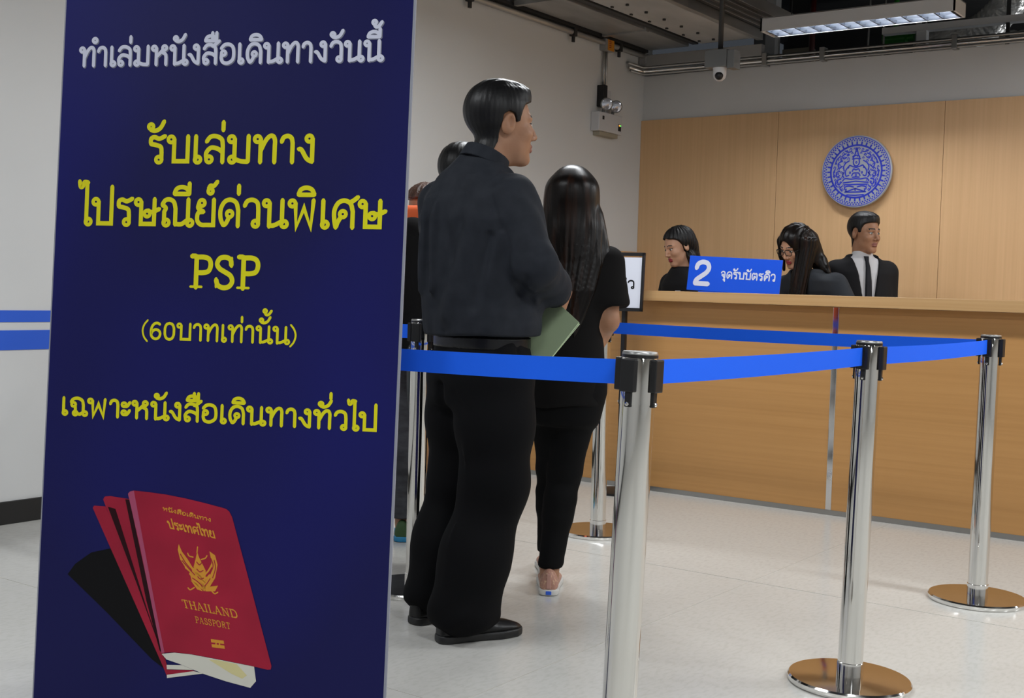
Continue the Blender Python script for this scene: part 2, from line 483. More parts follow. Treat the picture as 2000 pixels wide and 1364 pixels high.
def ribbon(mb, pts, w, place, caps=True):
    """one constant-width stroke; place maps (x, y) to 3-D"""
    h = w / 2
    P = [np.array(p, float) for p in pts]
    P = [p for i, p in enumerate(P) if i == 0 or np.linalg.norm(p - P[i - 1]) > 1e-6]
    n = len(P)
    if n < 2:
        return
    L, Rr = [], []
    closed = np.linalg.norm(P[0] - P[-1]) < 1e-4
    for i in range(n):
        a = P[i - 1] if i else (P[-2] if closed else None)
        b = P[i + 1] if i < n - 1 else (P[1] if closed else None)
        d = []
        if a is not None:
            d.append((P[i] - a) / np.linalg.norm(P[i] - a))
        if b is not None:
            d.append((b - P[i]) / np.linalg.norm(b - P[i]))
        if len(d) == 2:
            t = d[0] + d[1]
            if np.linalg.norm(t) < 0.3:
                t = d[0]
            t = t / np.linalg.norm(t)
            nn = np.array([-t[1], t[0]])
            c = max(0.45, abs(nn @ np.array([-d[0][1], d[0][0]])))
            nn = nn / c
        else:
            nn = np.array([-d[0][1], d[0][0]])
        L.append(P[i] + nn * h)
        Rr.append(P[i] - nn * h)
    vs = [place(*p) for p in L] + [place(*p) for p in Rr]
    fs = [(i, i + 1, n + i + 1, n + i) for i in range(n - 1)]
    mb.add(vs, fs)
    u0 = Vector(place(0, 0))
    up_ = (Vector(place(1, 0)) - u0).cross(Vector(place(0, 1)) - u0).normalized() * -1.2e-5
    if caps and not closed:
        for e, o in ((0, 1), (n - 1, n - 2)):
            d = P[e] - P[o]
            a0 = math.atan2(d[1], d[0])
            k = [up_ + place(*(P[e] + h * 0.8 * np.array([math.cos(a0 + a * math.pi / 8), math.sin(a0 + a * math.pi / 8)]))) for a in range(-4, 5)]
            mb.add([up_ + place(*P[e])] + k, [(0, i, i + 1) for i in range(1, 9)])


def lettering(name, text, place, width, height, material, parent, weight=0.165, track=0.0, label=None, left=0.0, raw=None):
    """letters of the given height fitted to a width; place maps metres on the surface to 3-D"""
    strokes, W = layout(text, track)
    xs = [p[0] for s in strokes for p in s[0]]
    x0, x1 = min(xs) - weight / 2, max(xs) + weight / 2
    sx, sy = width / (x1 - x0), height
    sw = (sx + sy) / 2
    mb = MB()
    o0 = place(0, 0)
    nrm = (place(1, 0) - o0).cross(place(0, 1) - o0).normalized()
    for i, (pts, w, c) in enumerate(strokes):
        # strokes cross: a hair's breadth of ink between them
        pl_ = (lambda k: (lambda x, y: place(x, y) + nrm * k))((i % 7) * 3e-5)
        ribbon(mb, [((p[0] - x0) * sx + left, p[1] * sy) for p in pts], weight * w * sw, pl_, c)
    o = mb.build(name, material, parent)
    if label:
        o['label'] = label
    return o


def flat_poly(mb, pts, place):
    mb.add([place(*p) for p in pts], [tuple(range(len(pts)))])

# ------------------------------------------------------------------ room shell
XL, YB, YC = -4.884, 8.431, 5.905            # left wall, back wall, counter front
struct(MB().box(XL - 0.1, 6.2, -4.2, 11.5, -0.1, 0.0).build('floor', 'floor_vinyl'))
struct(MB().box(XL - 0.15, XL, -4.2, YB + 0.12, 0.0, 3.6).build('wall_left', 'wall_paint'))
struct(MB().box(XL, 6.2, YB, YB + 0.12, 0.0, 2.787).build('wall_back', 'wall_paint'))
struct(MB().box(6.0, 6.15, -4.2, YB, 0.0, 3.6).build('wall_right', 'wall_paint'))
struct(MB().box(XL - 0.15, 6.15, -4.35, -4.2, 0.0, 3.6).build('wall_rear', 'wall_paint'))
struct(MB().box(XL - 0.2, 6.2, -4.3, 11.6, 3.6, 3.75).build('ceiling', 'slab_concrete'))
struct(MB().box(XL - 0.15, 6.2, 11.4, 11.5, 0.0, 3.6).build('wall_plenum', 'slab_concrete'))
struct(MB().box(XL, XL + 0.012, -4.2, YC - 0.005, 0.0, 0.101, bev=0.003).build('baseboard_left', 'black_rubber'))
struct(MB().box(XL, XL + 0.003, -4.2, YC - 0.01, 0.886, 0.937).build('trim_1', 'blue_paint'))
struct(MB().box(XL, XL + 0.003, -4.2, YC - 0.01, 0.764, 0.850).build('trim_2', 'blue_paint'))
# wood cladding of the back wall, boards 1.197 m wide with open seams
mb = MB()
for xa in (-4.884, -3.73, -2.533, -1.336, -0.139, 1.058, 2.255, 3.452, 4.649):
    mb.box(xa + 0.0015, min(xa + (1.154 if xa < -4.8 else 1.197), 6.0) - 0.0015, YB - 0.022, YB, 0.0, 2.44, mi=0)
mb.box(XL, 6.0, YB - 0.008, YB, 0.0, 2.435, mi=1)
struct(mb.build('wall_cladding', ['panel_wood', 'seam_dark']))
struct(MB().box(XL, XL + 0.03, 8.13, YB - 0.024, 0.0, 1.41, bev=0.003).build('wall_wainscot', 'panel_wood'))
# fine joints of the vinyl floor
mb = MB()
mb.box(XL, 6.0, 4.298, 4.301, 0.0, 0.0008)
mb.box(XL, 6.0, 2.468, 2.4705, 0.0, 0.0006)
mb.box(-1.95, -1.9475, -4.2, YC, 0.0, 0.0006)
mb.box(-0.12, -0.1175, -4.2, YC, 0.0, 0.0006)
struct(mb.build('floor_seam_lines', 'floor_seam'))

# ------------------------------------------------------------------ counter
ct = empty('service_counter', (-1.4, YC, 0), 0, 'long wood front of the reception counter below the worktop', 'counter')


def child(o, parent):
    o.parent = parent
    o.matrix_parent_inverse = Matrix.Translation(-Vector(parent.location)) if not any(parent.rotation_euler) else (
        Matrix.Translation(parent.location) @ parent.rotation_euler.to_matrix().to_4x4()).inverted()
    return o


for xa, xb in ((XL + 0.002, -2.285), (-2.255, 2.2)):
    child(MB().box(xa, xb, YC, YC + 0.02, 0.026, 1.048).build('front_panel', 'counter_wood'), ct)
child(MB().box(-2.285, -2.255, YC - 0.003, YC + 0.016, 0.026, 1.048, bev=0.002).build('metal_strip', 'chrome'), ct)['label'] = 'polished metal strip between the two wood front panels'
child(MB().box(XL + 0.002, 2.2, YC - 0.006, YC + 0.012, 0.0, 0.026).build('skirting', 'brushed_steel'), ct)['label'] = 'grey metal skirting'
child(MB().box(XL + 0.03, 2.18, YC + 0.022, YC + 0.55, 0.0, 1.045).build('carcass', 'counter_wood'), ct)
wt = MB().box(XL + 0.003, 2.25, YC - 0.085, YC + 0.62, 1.050, 1.105, bev=0.003).build('countertop', 'worktop_wood')
tag(wt, 'pale wood worktop running along the top of the reception counter', 'countertop')

# blue counter sign: acrylic easel leaning slightly back
sg = empty('counter_sign', (-2.887, 5.99, 1.1055), 0, 'blue desk sign with a white 2 and Thai words standing on the counter', 'sign')
lean = Matrix.Shear('XY', 4, (0.0, 0.0)) @ Matrix.Rotation(math.radians(-5), 4, 'X') @ Matrix.Rotation(math.radians(2.2), 4, 'Y')
MB().box(-0.271, 0.271, -0.002, 0.004, 0.0, 0.188, M=lean, bev=0.001).build('sign_face', 'sign_blue', sg)
mb = MB()
mb.box(-0.2, 0.2, 0.0, 0.085, 0.0, 0.004)
mb.box(-0.2, 0.2, 0.08, 0.084, 0.0, 0.05)
mb.build('sign_foot', 'sign_blue', sg)


def sgp(x, y):
    return lean @ Vector((x, -0.0032, y))


lettering('lettering', '2', lambda x, y: sgp(x - 0.238, y + 0.030), 0.108, 0.130, 'sign_white', sg, 0.19, label='large white numeral 2')
lettering('lettering', 'จุดรับบัตรคิว', lambda x, y: sgp(x - 0.075, y + 0.075), 0.318, 0.036, 'sign_white', sg, 0.175, label='white Thai words')

# ------------------------------------------------------------------ emblem on the cladding
em = empty('wall_emblem', (-3.111, YB - 0.022, 1.981), 0, 'round blue and silver crest with a seated crowned figure on the wood wall', 'emblem')
RX = Matrix.Rotation(math.radians(90), 4, 'X')
ER = 0.2515
mb = MB().lathe([(ER - 0.006, 0.0), (ER, 0.004), (ER, 0.020), (ER - 0.004, 0.024), (0.0, 0.0241)], n=96, M=Matrix.Translation((0, -0.032, 0)) @ RX)
mb.build('disc', 'emblem_silver', em, True, 35)
for a in range(4):
    t = math.radians(45 + 90 * a)
    MB().lathe([(0.012, -0.036), (0.012, 0.0)], (0.16 * math.cos(t), 0, 0.16 * math.sin(t)), 12, M=RX.inverted()).build('stand_off', 'brushed_steel', em)


def emp(k=0.0575):
    return lambda x, y: Vector((x * ER, -k, y * ER))


mb = MB()
pl = emp()
circ = lambda r, n=96: [(r * math.cos(2 * math.pi * i / n), r * math.sin(2 * math.pi * i / n)) for i in range(n + 1)]
ribbon(mb, circ(0.725), 0.05, pl)
ribbon(mb, circ(0.955), 0.018, pl)
for i in range(36):
    a = 2 * math.pi * i / 36
    ca, sa = math.cos(a), math.sin(a)
    ribbon(mb, [(0.74 * ca, 0.74 * sa), (0.83 * ca, 0.83 * sa)], 0.045, pl, False)
for i in range(72):
    for r_, off in ((0.865, 0), (0.91, 0.5)):
        a = 2 * math.pi * (i + off) / 72
        ca, sa = math.cos(a), math.sin(a)
        ribbon(mb, [((r_ - 0.02) * ca, (r_ - 0.02) * sa), ((r_ + 0.02) * ca, (r_ + 0.02) * sa)], 0.038, pl, False)
mb.build('ornament_ring', 'emblem_blue', em)
# centre: seated crowned figure on a throne between scrolling foliage
mb = MB()
half = [
    [(0.0, 0.66), (0.035, 0.52), (0.06, 0.44)],                       # spire crown
    [(0.0, 0.45), (0.08, 0.42), (0.09, 0.36)],
    [(0.0, 0.36), (0.12, 0.345)],
    [(0.075, 0.33), (0.085, 0.24), (0.05, 0.17), (0.0, 0.15)],        # face
    [(0.0, 0.11), (0.10, 0.14), (0.19, 0.17), (0.22, 0.10)],          # shoulders
    [(0.22, 0.14), (0.30, 0.02), (0.28, -0.12), (0.20, -0.10)],       # arms
    [(0.0, 0.04), (0.07, 0.07), (0.11, 0.0)],
    [(0.0, -0.04), (0.08, -0.05), (0.12, -0.12)],
    [(0.0, -0.15), (0.10, -0.16)],
    [(0.0, -0.20), (0.14, -0.21), (0.30, -0.19), (0.38, -0.26)],      # crossed legs
    [(0.0, -0.27), (0.18, -0.29), (0.36, -0.31)],
    [(0.0, -0.36), (0.16, -0.36), (0.32, -0.36)],                     # throne steps
    [(0.05, -0.43), (0.18, -0.40), (0.30, -0.43), (0.30, -0.50)],
    [(0.0, -0.47), (0.12, -0.51), (0.26, -0.55), (0.26, -0.48)],
    [(0.0, -0.57), (0.30, -0.565)],
    [(0.0, -0.66), (0.24, -0.645)],
    [(0.30, 0.50), (0.40, 0.44), (0.36, 0.36), (0.28, 0.40)],         # flames of the canopy
    [(0.14, 0.56), (0.24, 0.54), (0.34, 0.58)],
    [(0.20, 0.30), (0.30, 0.24), (0.36, 0.14), (0.34, 0.02)],
    [(0.42, 0.30), (0.52, 0.22), (0.48, 0.10), (0.42, 0.16)],
    [(0.46, 0.02), (0.56, -0.02), (0.54, -0.14), (0.46, -0.10)],
    [(0.42, -0.20), (0.52, -0.24), (0.48, -0.36), (0.42, -0.30)],
    [(0.38, -0.40), (0.44, -0.46), (0.38, -0.54)],
    [(0.48, 0.42), (0.56, 0.34), (0.60, 0.22)],
    [(0.60, 0.08), (0.64, -0.02), (0.62, -0.16)],
    [(0.56, -0.24), (0.58, -0.34), (0.52, -0.42)],
    [(0.34, -0.02), (0.38, -0.10), (0.34, -0.16)],
]
for s in (1, -1):
    for c in half:
        ribbon(mb, catmull([(s * x, y + 0.0) for x, y in c], 4), 0.036, pl)
for r_, n_, ph in ((0.63, 34, 0.0), (0.52, 26, 0.12), (0.42, 18, 0.05)):
    for i in range(n_):
        t_ = 2 * math.pi * i / n_ + ph
        x_, y_ = r_ * math.cos(t_), r_ * math.sin(t_)
        if abs(x_) < 0.33 and y_ < 0.2:
            continue
        s_ = 0.028 if i % 2 else 0.036
        ribbon(mb, catmull([(x_ - s_, y_ - s_ * 0.5), (x_, y_ + s_), (x_ + s_, y_), (x_ + 0.3 * s_, y_ - 0.6 * s_)], 3), 0.020, emp(0.0577))
for x, y in ((0, 0.25), (0.0, -0.10), (0.0, -0.5), (0.25, 0.46), (-0.25, 0.46), (0.44, 0.36), (-0.44, 0.36), (0.38, -0.04), (-0.38, -0.04), (0.17, -0.03), (-0.17, -0.03)):
    ribbon(mb, [(x + 0.02 * math.cos(a), y + 0.026 * math.sin(a)) for a in np.linspace(0, 2 * math.pi, 9)], 0.022, pl)
mb.build('crest_figure', 'emblem_blue', em)

# ------------------------------------------------------------------ framed notice on a pole by the counter
ss = empty('sign_stand', (-3.385, 5.72, 0), 0, 'black pole sign stand with a white framed notice in front of the counter', 'sign stand')
MB().lathe([(0.14, 0.0), (0.14, 0.01), (0.13, 0.014), (0.012, 0.018)], n=40).build('base', 'black_plastic', ss, True, 40)
MB().box(-0.012, 0.012, -0.012, 0.012, 0.014, 1.03, bev=0.002).build('pole', 'black_plastic', ss)
tl = Matrix.Translation((0, -0.016, 1.148)) @ Matrix.Rotation(math.radians(8), 4, 'Z') @ Matrix.Rotation(math.radians(-3), 4, 'X')
mb = MB()
for a in ((-0.115, 0.115, -0.158, -0.140), (-0.115, 0.115, 0.140, 0.158), (-0.115, -0.102, -0.158, 0.158), (0.102, 0.115, -0.158, 0.158)):
    mb.box(a[0], a[1], -0.014, 0.006, a[2], a[3], M=tl, bev=0.0015)
mb.build('frame', 'black_plastic', ss)
MB().box(-0.103, 0.103, -0.006, 0.004, -0.141, 0.132, M=tl).build('notice', 'paper', ss)['label'] = 'white printed notice'
lettering('lettering', 'คิว', lambda x, y: tl @ Vector((x - 0.035, -0.0068, y - 0.035)), 0.10, 0.042, 'ink_black', ss, 0.15, label='black Thai word')

# ------------------------------------------------------------------ barrier posts and belts


def make_post(label):
    r = empty('barrier_post', (0, 0, 0), 0, label, 'barrier post', 'chrome belt barrier posts')
    MB().lathe([(0.170, 0.0), (0.172, 0.004), (0.172, 0.014), (0.168, 0.019), (0.10, 0.022), (0.040, 0.024)], n=72).build('base', 'chrome', r, True, 30)
    MB().lathe([(0.0372, 0.022), (0.0372, 0.062), (0.0355, 0.063)], n=48).build('sleeve', 'chrome', r, True, 30)['label'] = 'polished sleeve at the foot'
    MB().lathe([(0.0350, 0.06), (0.0350, 0.872)], n=48).build('pole', 'steel_pole', r, True, 30)
    hd = MB().lathe([(0.0356, 0.870), (0.0356, 0.962), (0.0340, 0.966)], n=48).build('head', 'steel_pole', r, True, 30)
    MB().lathe([(0.0364, 0.9635), (0.0364, 0.9695)], n=48).build('cap_ring', 'black_plastic', r, True, 30)['label'] = 'black ring under the cap'
    MB().lathe([(0.0356, 0.9695), (0.0356, 0.9725), (0.034, 0.9755), (0.0, 0.976)], n=48).build('cap', 'brushed_steel', r, True, 30)['label'] = 'grey metal top cap'
    for k in range(4):
        M = Matrix.Rotation(math.pi / 2 * k, 4, 'Z')
        m = MB()
        m.box(-0.016, 0.016, 0.033, 0.0475, 0.896, 0.962, M=M, bev=0.003)
        m.box(-0.007, 0.007, 0.033, 0.0405, 0.866, 0.898, M=M, bev=0.002)
        c = m.build('belt_clip', 'black_plastic', r)
        MB().ball(M @ Vector((0, 0.041, 0.872)), 0.0042, 10).build('screw', 'chrome', c)
    return r


posts = {
    'a': (-1.236, 2.105, 'tall chrome post nearest the camera in the middle of the barrier', 1.2, 0.9),
    'b': (-1.208, 3.357, 'chrome post behind the nearest one with a full round base, front right', 0.8, 0.6),
    'c': (-1.193, 4.609, 'chrome post farthest right nearest the counter front', 0.3, 0.25),
    'd': (-2.874, 4.682, 'chrome post behind the woman with long hair, in front of the counter', -0.2, -0.2),
    'e': (-2.812, 3.339, 'chrome post squeezed between the blue banner and the man in charcoal', 0.0, 0.0),
    'f': (-2.860, 2.130, 'chrome post standing behind the blue banner', 0, 0),
    'g': (-4.150, 3.400, 'chrome post near the left wall behind the banner', 0, 0),
}
P0 = None
HEAD = {}
for k, (x, y, lab, tx, ty) in posts.items():
    if P0 is None:
        P0 = o = make_post(lab)
    else:
        o = copy_tree(P0)
        o['label'] = lab
    o.location = (x, y, 0)
    # each post leans a degree or so
    o.rotation_euler = (math.radians(-ty), math.radians(tx), math.radians(16) if k == 'e' else 0)
    HEAD[k] = Vector((x + 0.93 * math.sin(math.radians(tx)), y + 0.93 * math.sin(math.radians(ty)), 0))


def belt(k1, k2, ztop, label, sag=0.006, w=0.050, start=0.046):
    a, b = HEAD[k1], HEAD[k2]
    d = (b - a).normalized()
    a2, b2 = a + d * start, b - d * 0.046
    n = Vector((-d.y, d.x, 0)) * 0.0007
    vs, fs = [], []
    N = 24
    for i in range(N + 1):
        t = i / N
        p = a2.lerp(b2, t)
        z = ztop - sag * 4 * t * (1 - t)
        for q, zz in ((p - n, z), (p + n, z), (p + n, z - w), (p - n, z - w)):
            vs.append((q.x, q.y, zz))
    for i in range(N):
        for j in range(4):
            fs.append((4 * i + j, 4 * i + (j + 1) % 4, 4 * (i + 1) + (j + 1) % 4, 4 * (i + 1) + j))
    fs += [(0, 1, 2, 3), (4 * N + 3, 4 * N + 2, 4 * N + 1, 4 * N)]
    o = MB().add(vs, fs).build('barrier_belt', 'belt_webbing')
    tag(o, label, 'barrier belt', 'blue barrier belts')
    m = MB()
    for p in (a2, b2):
        m.box(-0.005, 0.005, -0.004, 0.004, ztop - w - 0.004, ztop + 0.003, M=Matrix.Translation(p) @ Matrix.Rotation(math.atan2(d.y, d.x), 4, 'Z'))
    m.build('end_clip', 'black_plastic', o)['label'] = 'black belt end clips'


belt('f', 'a', 0.957, 'blue belt crossing in front of the man toward the nearest post', 0.01)
belt('a', 'b', 0.957, 'blue belt from the nearest post to the one behind it', 0.004)
belt('b', 'c', 0.957, 'short-looking blue belt between the two posts at the right', 0.004)
belt('c', 'd', 0.957, 'long blue belt running past the counter front behind the others', 0.004)
belt('e', 'g', 0.955, 'bit of blue belt just right of the banner edge', 0.004, start=0.045)

# ------------------------------------------------------------------ banner
BO = Vector((-2.132, 1.8461, 0.9179))
BH = Vector((0.9241, 0.3822, 0.0035))
BU = Vector((-0.0231, 0.0466, 0.9986))
BN = BH.cross(BU).normalized()
bn = empty('banner_stand', (-2.105, 1.80, 0), 0, 'tall navy banner with white and yellow Thai text and red passports', 'banner')
BINV = Matrix.Translation((2.105, -1.80, 0))


def bp(lift=0.0006):
    return lambda a, b: BINV @ (BO + BH * a + BU * b + BN * lift)


def bslab(name, a0, a1, b0, b1, d0, d1, m):
    p = [BINV @ (BO + BH * a + BU * b + BN * d) for d in (d0, d1) for a, b in ((a0, b0), (a1, b0), (a1, b1), (a0, b1))]
    return MB().add(p, [(3, 2, 1, 0), (4, 5, 6, 7), (0, 1, 5, 4), (1, 2, 6, 5), (2, 3, 7, 6), (3, 0, 4, 7)]).build(name, m, bn)


# printed sheet: its long edges run in slightly toward the top
def edge_l(b):
    return -0.4419 + 0.0110 * b


def edge_r(b):
    return 0.4120 + 0.0066 * b


B0, B1 = -0.865, 1.10
q = [(edge_l(B0), B0), (edge_r(B0), B0), (edge_r(B1), B1), (edge_l(B1), B1)]
p = [BINV @ (BO + BH * a + BU * b + BN * d) for d in (-0.003, 0.0) for a, b in q]
MB().add(p, [(3, 2, 1, 0), (4, 5, 6, 7), (0, 1, 5, 4), (1, 2, 6, 5), (2, 3, 7, 6), (3, 0, 4, 7)]).build('printed_sheet', 'banner_print', bn)
for e, w in ((edge_l, -0.003), (edge_r, 0.0055)):
    q = sorted([(e(B0), B0), (e(B0) + w, B0)]) + sorted([(e(B1), B1), (e(B1) + w, B1)], reverse=True)
    p = [BINV @ (BO + BH * a + BU * b + BN * d) for d in (-0.004, 0.0003) for a, b in q]
    MB().add(p, [(3, 2, 1, 0), (4, 5, 6, 7), (0, 1, 5, 4), (1, 2, 6, 5), (2, 3, 7, 6), (3, 0, 4, 7)]).build('edge_trim', 'banner_trim', bn)['label'] = 'pale edge strip'
bslab('top_rail', -0.435, 0.425, 1.09, 1.115, -0.012, 0.006, 'brushed_steel')
bslab('support_rod', -0.014, 0.006, -0.87, 1.09, -0.035, -0.015, 'brushed_steel')
bslab('base_cassette', -0.45, 0.42, -0.916, -0.855, -0.09, 0.06, 'brushed_steel')

for text, a0, a1, b, h, m, wt_, lab in (
        ('ทำเล่มหนังสือเดินทางวันนี้', -0.3958, 0.3554, 0.6648, 0.0437, 'ink_white', 0.165, 'white Thai heading'),
        ('รับเล่มทาง', -0.2137, 0.2005, 0.4409, 0.0605, 'ink_yellow', 0.155, 'yellow Thai line below the heading'),
        ('ไปรษณีย์ด่วนพิเศษ', -0.3855, 0.3769, 0.2971, 0.0607, 'ink_yellow', 0.155, 'widest yellow Thai line'),
        ('PSP', -0.095, 0.0814, 0.1572, 0.0715, 'ink_yellow', 0.150, 'yellow serif letters PSP'),
        ('(60บาทเท่านั้น)', -0.2077, 0.1753, 0.0376, 0.0372, 'ink_yellow', 0.150, 'small yellow line in brackets'),
        ('เฉพาะหนังสือเดินทางทั่วไป', -0.4059, 0.3702, -0.1455, 0.0393, 'ink_yellow', 0.165, 'lowest yellow Thai line')):
    if m == 'ink_white':
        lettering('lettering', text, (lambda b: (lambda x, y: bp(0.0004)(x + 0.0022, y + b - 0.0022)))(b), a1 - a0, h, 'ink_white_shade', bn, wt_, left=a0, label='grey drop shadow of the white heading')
    lettering('lettering', text, (lambda b: (lambda x, y: bp(0.0008)(x, y + b)))(b), a1 - a0, h, m, bn, wt_, left=a0, label=lab)

PP = {
    'shadow': [(-0.3734, -0.5155), (-0.3547, -0.4899), (-0.3142, -0.4606), (-0.2611, -0.4466), (-0.2255, -0.4866), (-0.1114, -0.6994), (-0.118, -0.7108), (-0.1497, -0.6922), (-0.2694, -0.5946)],
    'third': [(-0.3146, -0.3578), (-0.3114, -0.3523), (-0.2821, -0.3522), (-0.1953, -0.5189), (-0.1102, -0.7036), (-0.1102, -0.7281), (-0.1206, -0.7067)],
    'second': [(-0.2886, -0.3364), (-0.2845, -0.3296), (-0.271, -0.3275), (-0.2224, -0.3313), (-0.1571, -0.5159), (-0.1194, -0.6765), (-0.1111, -0.7058), (-0.1264, -0.6814), (-0.1736, -0.5778)],
    'cover': [(-0.2253, -0.3194), (-0.2207, -0.3139), (-0.2112, -0.3111), (-0.1751, -0.3123), (-0.1274, -0.3153), (-0.0798, -0.3209), (-0.0326, -0.3282), (0.0096, -0.3357), (0.0200, -0.3378), (0.0280, -0.3430), (0.0359, -0.356), (0.0805, -0.4885), (0.1439, -0.6793), (0.1424, -0.687), (0.1343, -0.6882), (0.0884, -0.6825), (0.019, -0.6763), (-0.0512, -0.671), (-0.0936, -0.6706), (-0.1257, -0.6749), (-0.1549, -0.5675), (-0.189, -0.4405)],
    'spine': [(-0.2253, -0.3194), (-0.2207, -0.3139), (-0.2105, -0.3115), (-0.1786, -0.4394), (-0.1467, -0.5663), (-0.1183, -0.6737), (-0.1257, -0.6749), (-0.1549, -0.5675), (-0.189, -0.4405)],
    'pages': [(-0.1256, -0.6771), (-0.0936, -0.6715), (-0.0512, -0.6718), (0.019, -0.6772), (0.1022, -0.6845), (0.1081, -0.7165), (0.095, -0.7326), (0.0348, -0.7237), (-0.0214, -0.7122), (-0.0784, -0.6962), (-0.1128, -0.6888)],
    'visa': [(-0.0088, -0.679), (0.0191, -0.6785), (0.06, -0.6830), (0.0858, -0.7057), (0.0747, -0.7142), (0.048, -0.7056)],
    'pagesb': [(-0.1123, -0.7008), (-0.0736, -0.6979), (-0.0451, -0.7059), (-0.1109, -0.7109)],
    'red2': [(-0.1109, -0.7118), (-0.0474, -0.707), (-0.0355, -0.7105), (-0.1104, -0.7229)],
    'pagesc': [(-0.1104, -0.7234), (-0.045, -0.7089), (-0.0191, -0.7115), (-0.1101, -0.7307)],
    'gap': [(-0.2760, -0.3523), (-0.2560, -0.3560), (-0.1637, -0.5856), (-0.1150, -0.6950), (-0.1267, -0.6729), (-0.1942, -0.5248)],
    'gap2': [(-0.2320, -0.3325), (-0.2215, -0.3325), (-0.1549, -0.5675), (-0.1250, -0.6750), (-0.1310, -0.6700), (-0.1690, -0.5600)],
    'wingL': [(-0.093, -0.4249), (-0.0948, -0.4379), (-0.0883, -0.4589), (-0.0758, -0.4751), (-0.0636, -0.4849), (-0.0581, -0.5037), (-0.0436, -0.5154), (-0.0244, -0.5267), (-0.0205, -0.5093), (-0.0351, -0.4934), (-0.0545, -0.4778), (-0.0695, -0.4575), (-0.0843, -0.4414)],
    'wingR': [(-0.0165, -0.4356), (-0.0022, -0.4439), (0.0047, -0.4647), (-0.0001, -0.4949), (-0.0131, -0.5172), (-0.0221, -0.5265), (-0.0273, -0.5141), (-0.0188, -0.4921), (-0.0078, -0.4784), (-0.0109, -0.4573)],
    'body': [(-0.0468, -0.4386), (-0.0416, -0.4511), (-0.034, -0.4634), (-0.024, -0.4797), (-0.023, -0.5052), (-0.0267, -0.5269), (-0.0343, -0.5147), (-0.0493, -0.4902), (-0.0538, -0.4734), (-0.0498, -0.456)],
    'feetL': [(-0.0605, -0.5039), (-0.0438, -0.5112), (-0.0291, -0.5271), (-0.0432, -0.5239)],
    'feetR': [(0.0076, -0.5113), (-0.0109, -0.5149), (-0.0221, -0.5265), (0.0011, -0.5246)],
}


def printed(name, keys, material, lift, label=None):
    m = MB()
    for k in keys:
        flat_poly(m, PP[k], bp(lift))
    o = m.build(name, material, bn)
    if label:
        o['label'] = label
    return o


printed('print_shadow', ['shadow', ], 'ink_black', 0.0003, 'printed black shadow of the passports')
printed('print_passport', ['third', 'red2'], 'ink_maroon', 0.0005, 'rearmost printed passport')
printed('print_passport', ['second'], 'ink_maroon', 0.0007, 'middle printed passport')
printed('print_gap', ['gap', 'gap2'], 'ink_maroon_dark', 0.0009, 'dark printed gaps between the passports')
printed('print_pages', ['pages', 'pagesb', 'pagesc'], 'ink_page', 0.0010, 'printed white passport pages')
printed('print_visa', ['visa'], 'ink_cream', 0.0012, 'yellowish printing on the page')
printed('print_passport', ['cover'], 'ink_maroon', 0.0013, 'dark red front passport cover')
printed('print_spine', ['spine'], 'ink_spine', 0.0015, 'pinkish passport spine')
gm = MB()
for k in ('wingL', 'wingR', 'body', 'feetL', 'feetR'):
    flat_poly(gm, PP[k], bp(0.0016))
for pts, w in (([(-0.084, -0.452), (-0.066, -0.470), (-0.046, -0.484)], .004), ([(-0.074, -0.476), (-0.056, -0.488), (-0.038, -0.498)], .005), ([(-0.062, -0.490), (-0.046, -0.500), (-0.028, -0.508)], .006),
               ([(-0.008, -0.462), (-0.016, -0.478), (-0.026, -0.490)], .004), ([(-0.004, -0.480), (-0.014, -0.492), (-0.028, -0.500)], .005), ([(-0.008, -0.498), (-0.016, -0.506), (-0.026, -0.512)], .005),
               ([(-0.047, -0.441), (-0.046, -0.428)], .003), ([(-0.056, -0.452), (-0.066, -0.450), (-0.070, -0.444)], .003), ([(-0.036, -0.456), (-0.026, -0.452), (-0.022, -0.446)], .003),
               ([(-0.050, -0.520), (-0.060, -0.526), (-0.066, -0.522)], .003), ([(-0.010, -0.522), (0.0, -0.530), (0.008, -0.526)], .003)):
    ribbon(gm, catmull(pts, 4), w, bp(0.00165))
gl = bp(0.0018)
gm.build('print_crest', 'ink_gold', bn)['label'] = 'gold winged crest'
gm = MB()
for pts in ([(-0.088, -0.447), (-0.075, -0.465), (-0.058, -0.482)], [(-0.083, -0.462), (-0.068, -0.476), (-0.05, -0.492)], [(-0.056, -0.499), (-0.043, -0.506), (-0.03, -0.516)],
            [(-0.012, -0.452), (-0.006, -0.468), (-0.013, -0.487)], [(-0.004, -0.455), (0.0, -0.472), (-0.006, -0.495)], [(-0.047, -0.462), (-0.040, -0.468), (-0.034, -0.463)],
            [(-0.046, -0.478), (-0.038, -0.484), (-0.030, -0.480)], [(-0.043, -0.495), (-0.036, -0.500), (-0.028, -0.497)], [(-0.012, -0.497), (-0.019, -0.508), (-0.025, -0.515)]):
    ribbon(gm, catmull(pts, 4), 0.0022, gl)
gm.build('print_crest_line', 'ink_maroon', bn)
gm = MB()
for x0_, y0_, x1_, y1_ in ((0, 0, 1, 0.4), (0, 0.6, 1, 1)):
    flat_poly(gm, [(-0.0051 + 0.0316 * u + 0.0037 * v, -0.6326 - 0.0007 * u - 0.018 * v) for u, v in ((x0_, y0_), (x1_, y0_), (x1_, y1_), (x0_, y1_))], bp(0.0016))
ribbon(gm, [(0.0126 + 0.0045 * math.cos(a), -0.6419 + 0.0045 * math.sin(a)) for a in np.linspace(0, 2 * math.pi, 13)], 0.003, bp(0.0017))
gm.build('print_chip', 'ink_gold', bn)['label'] = 'gold chip symbol'


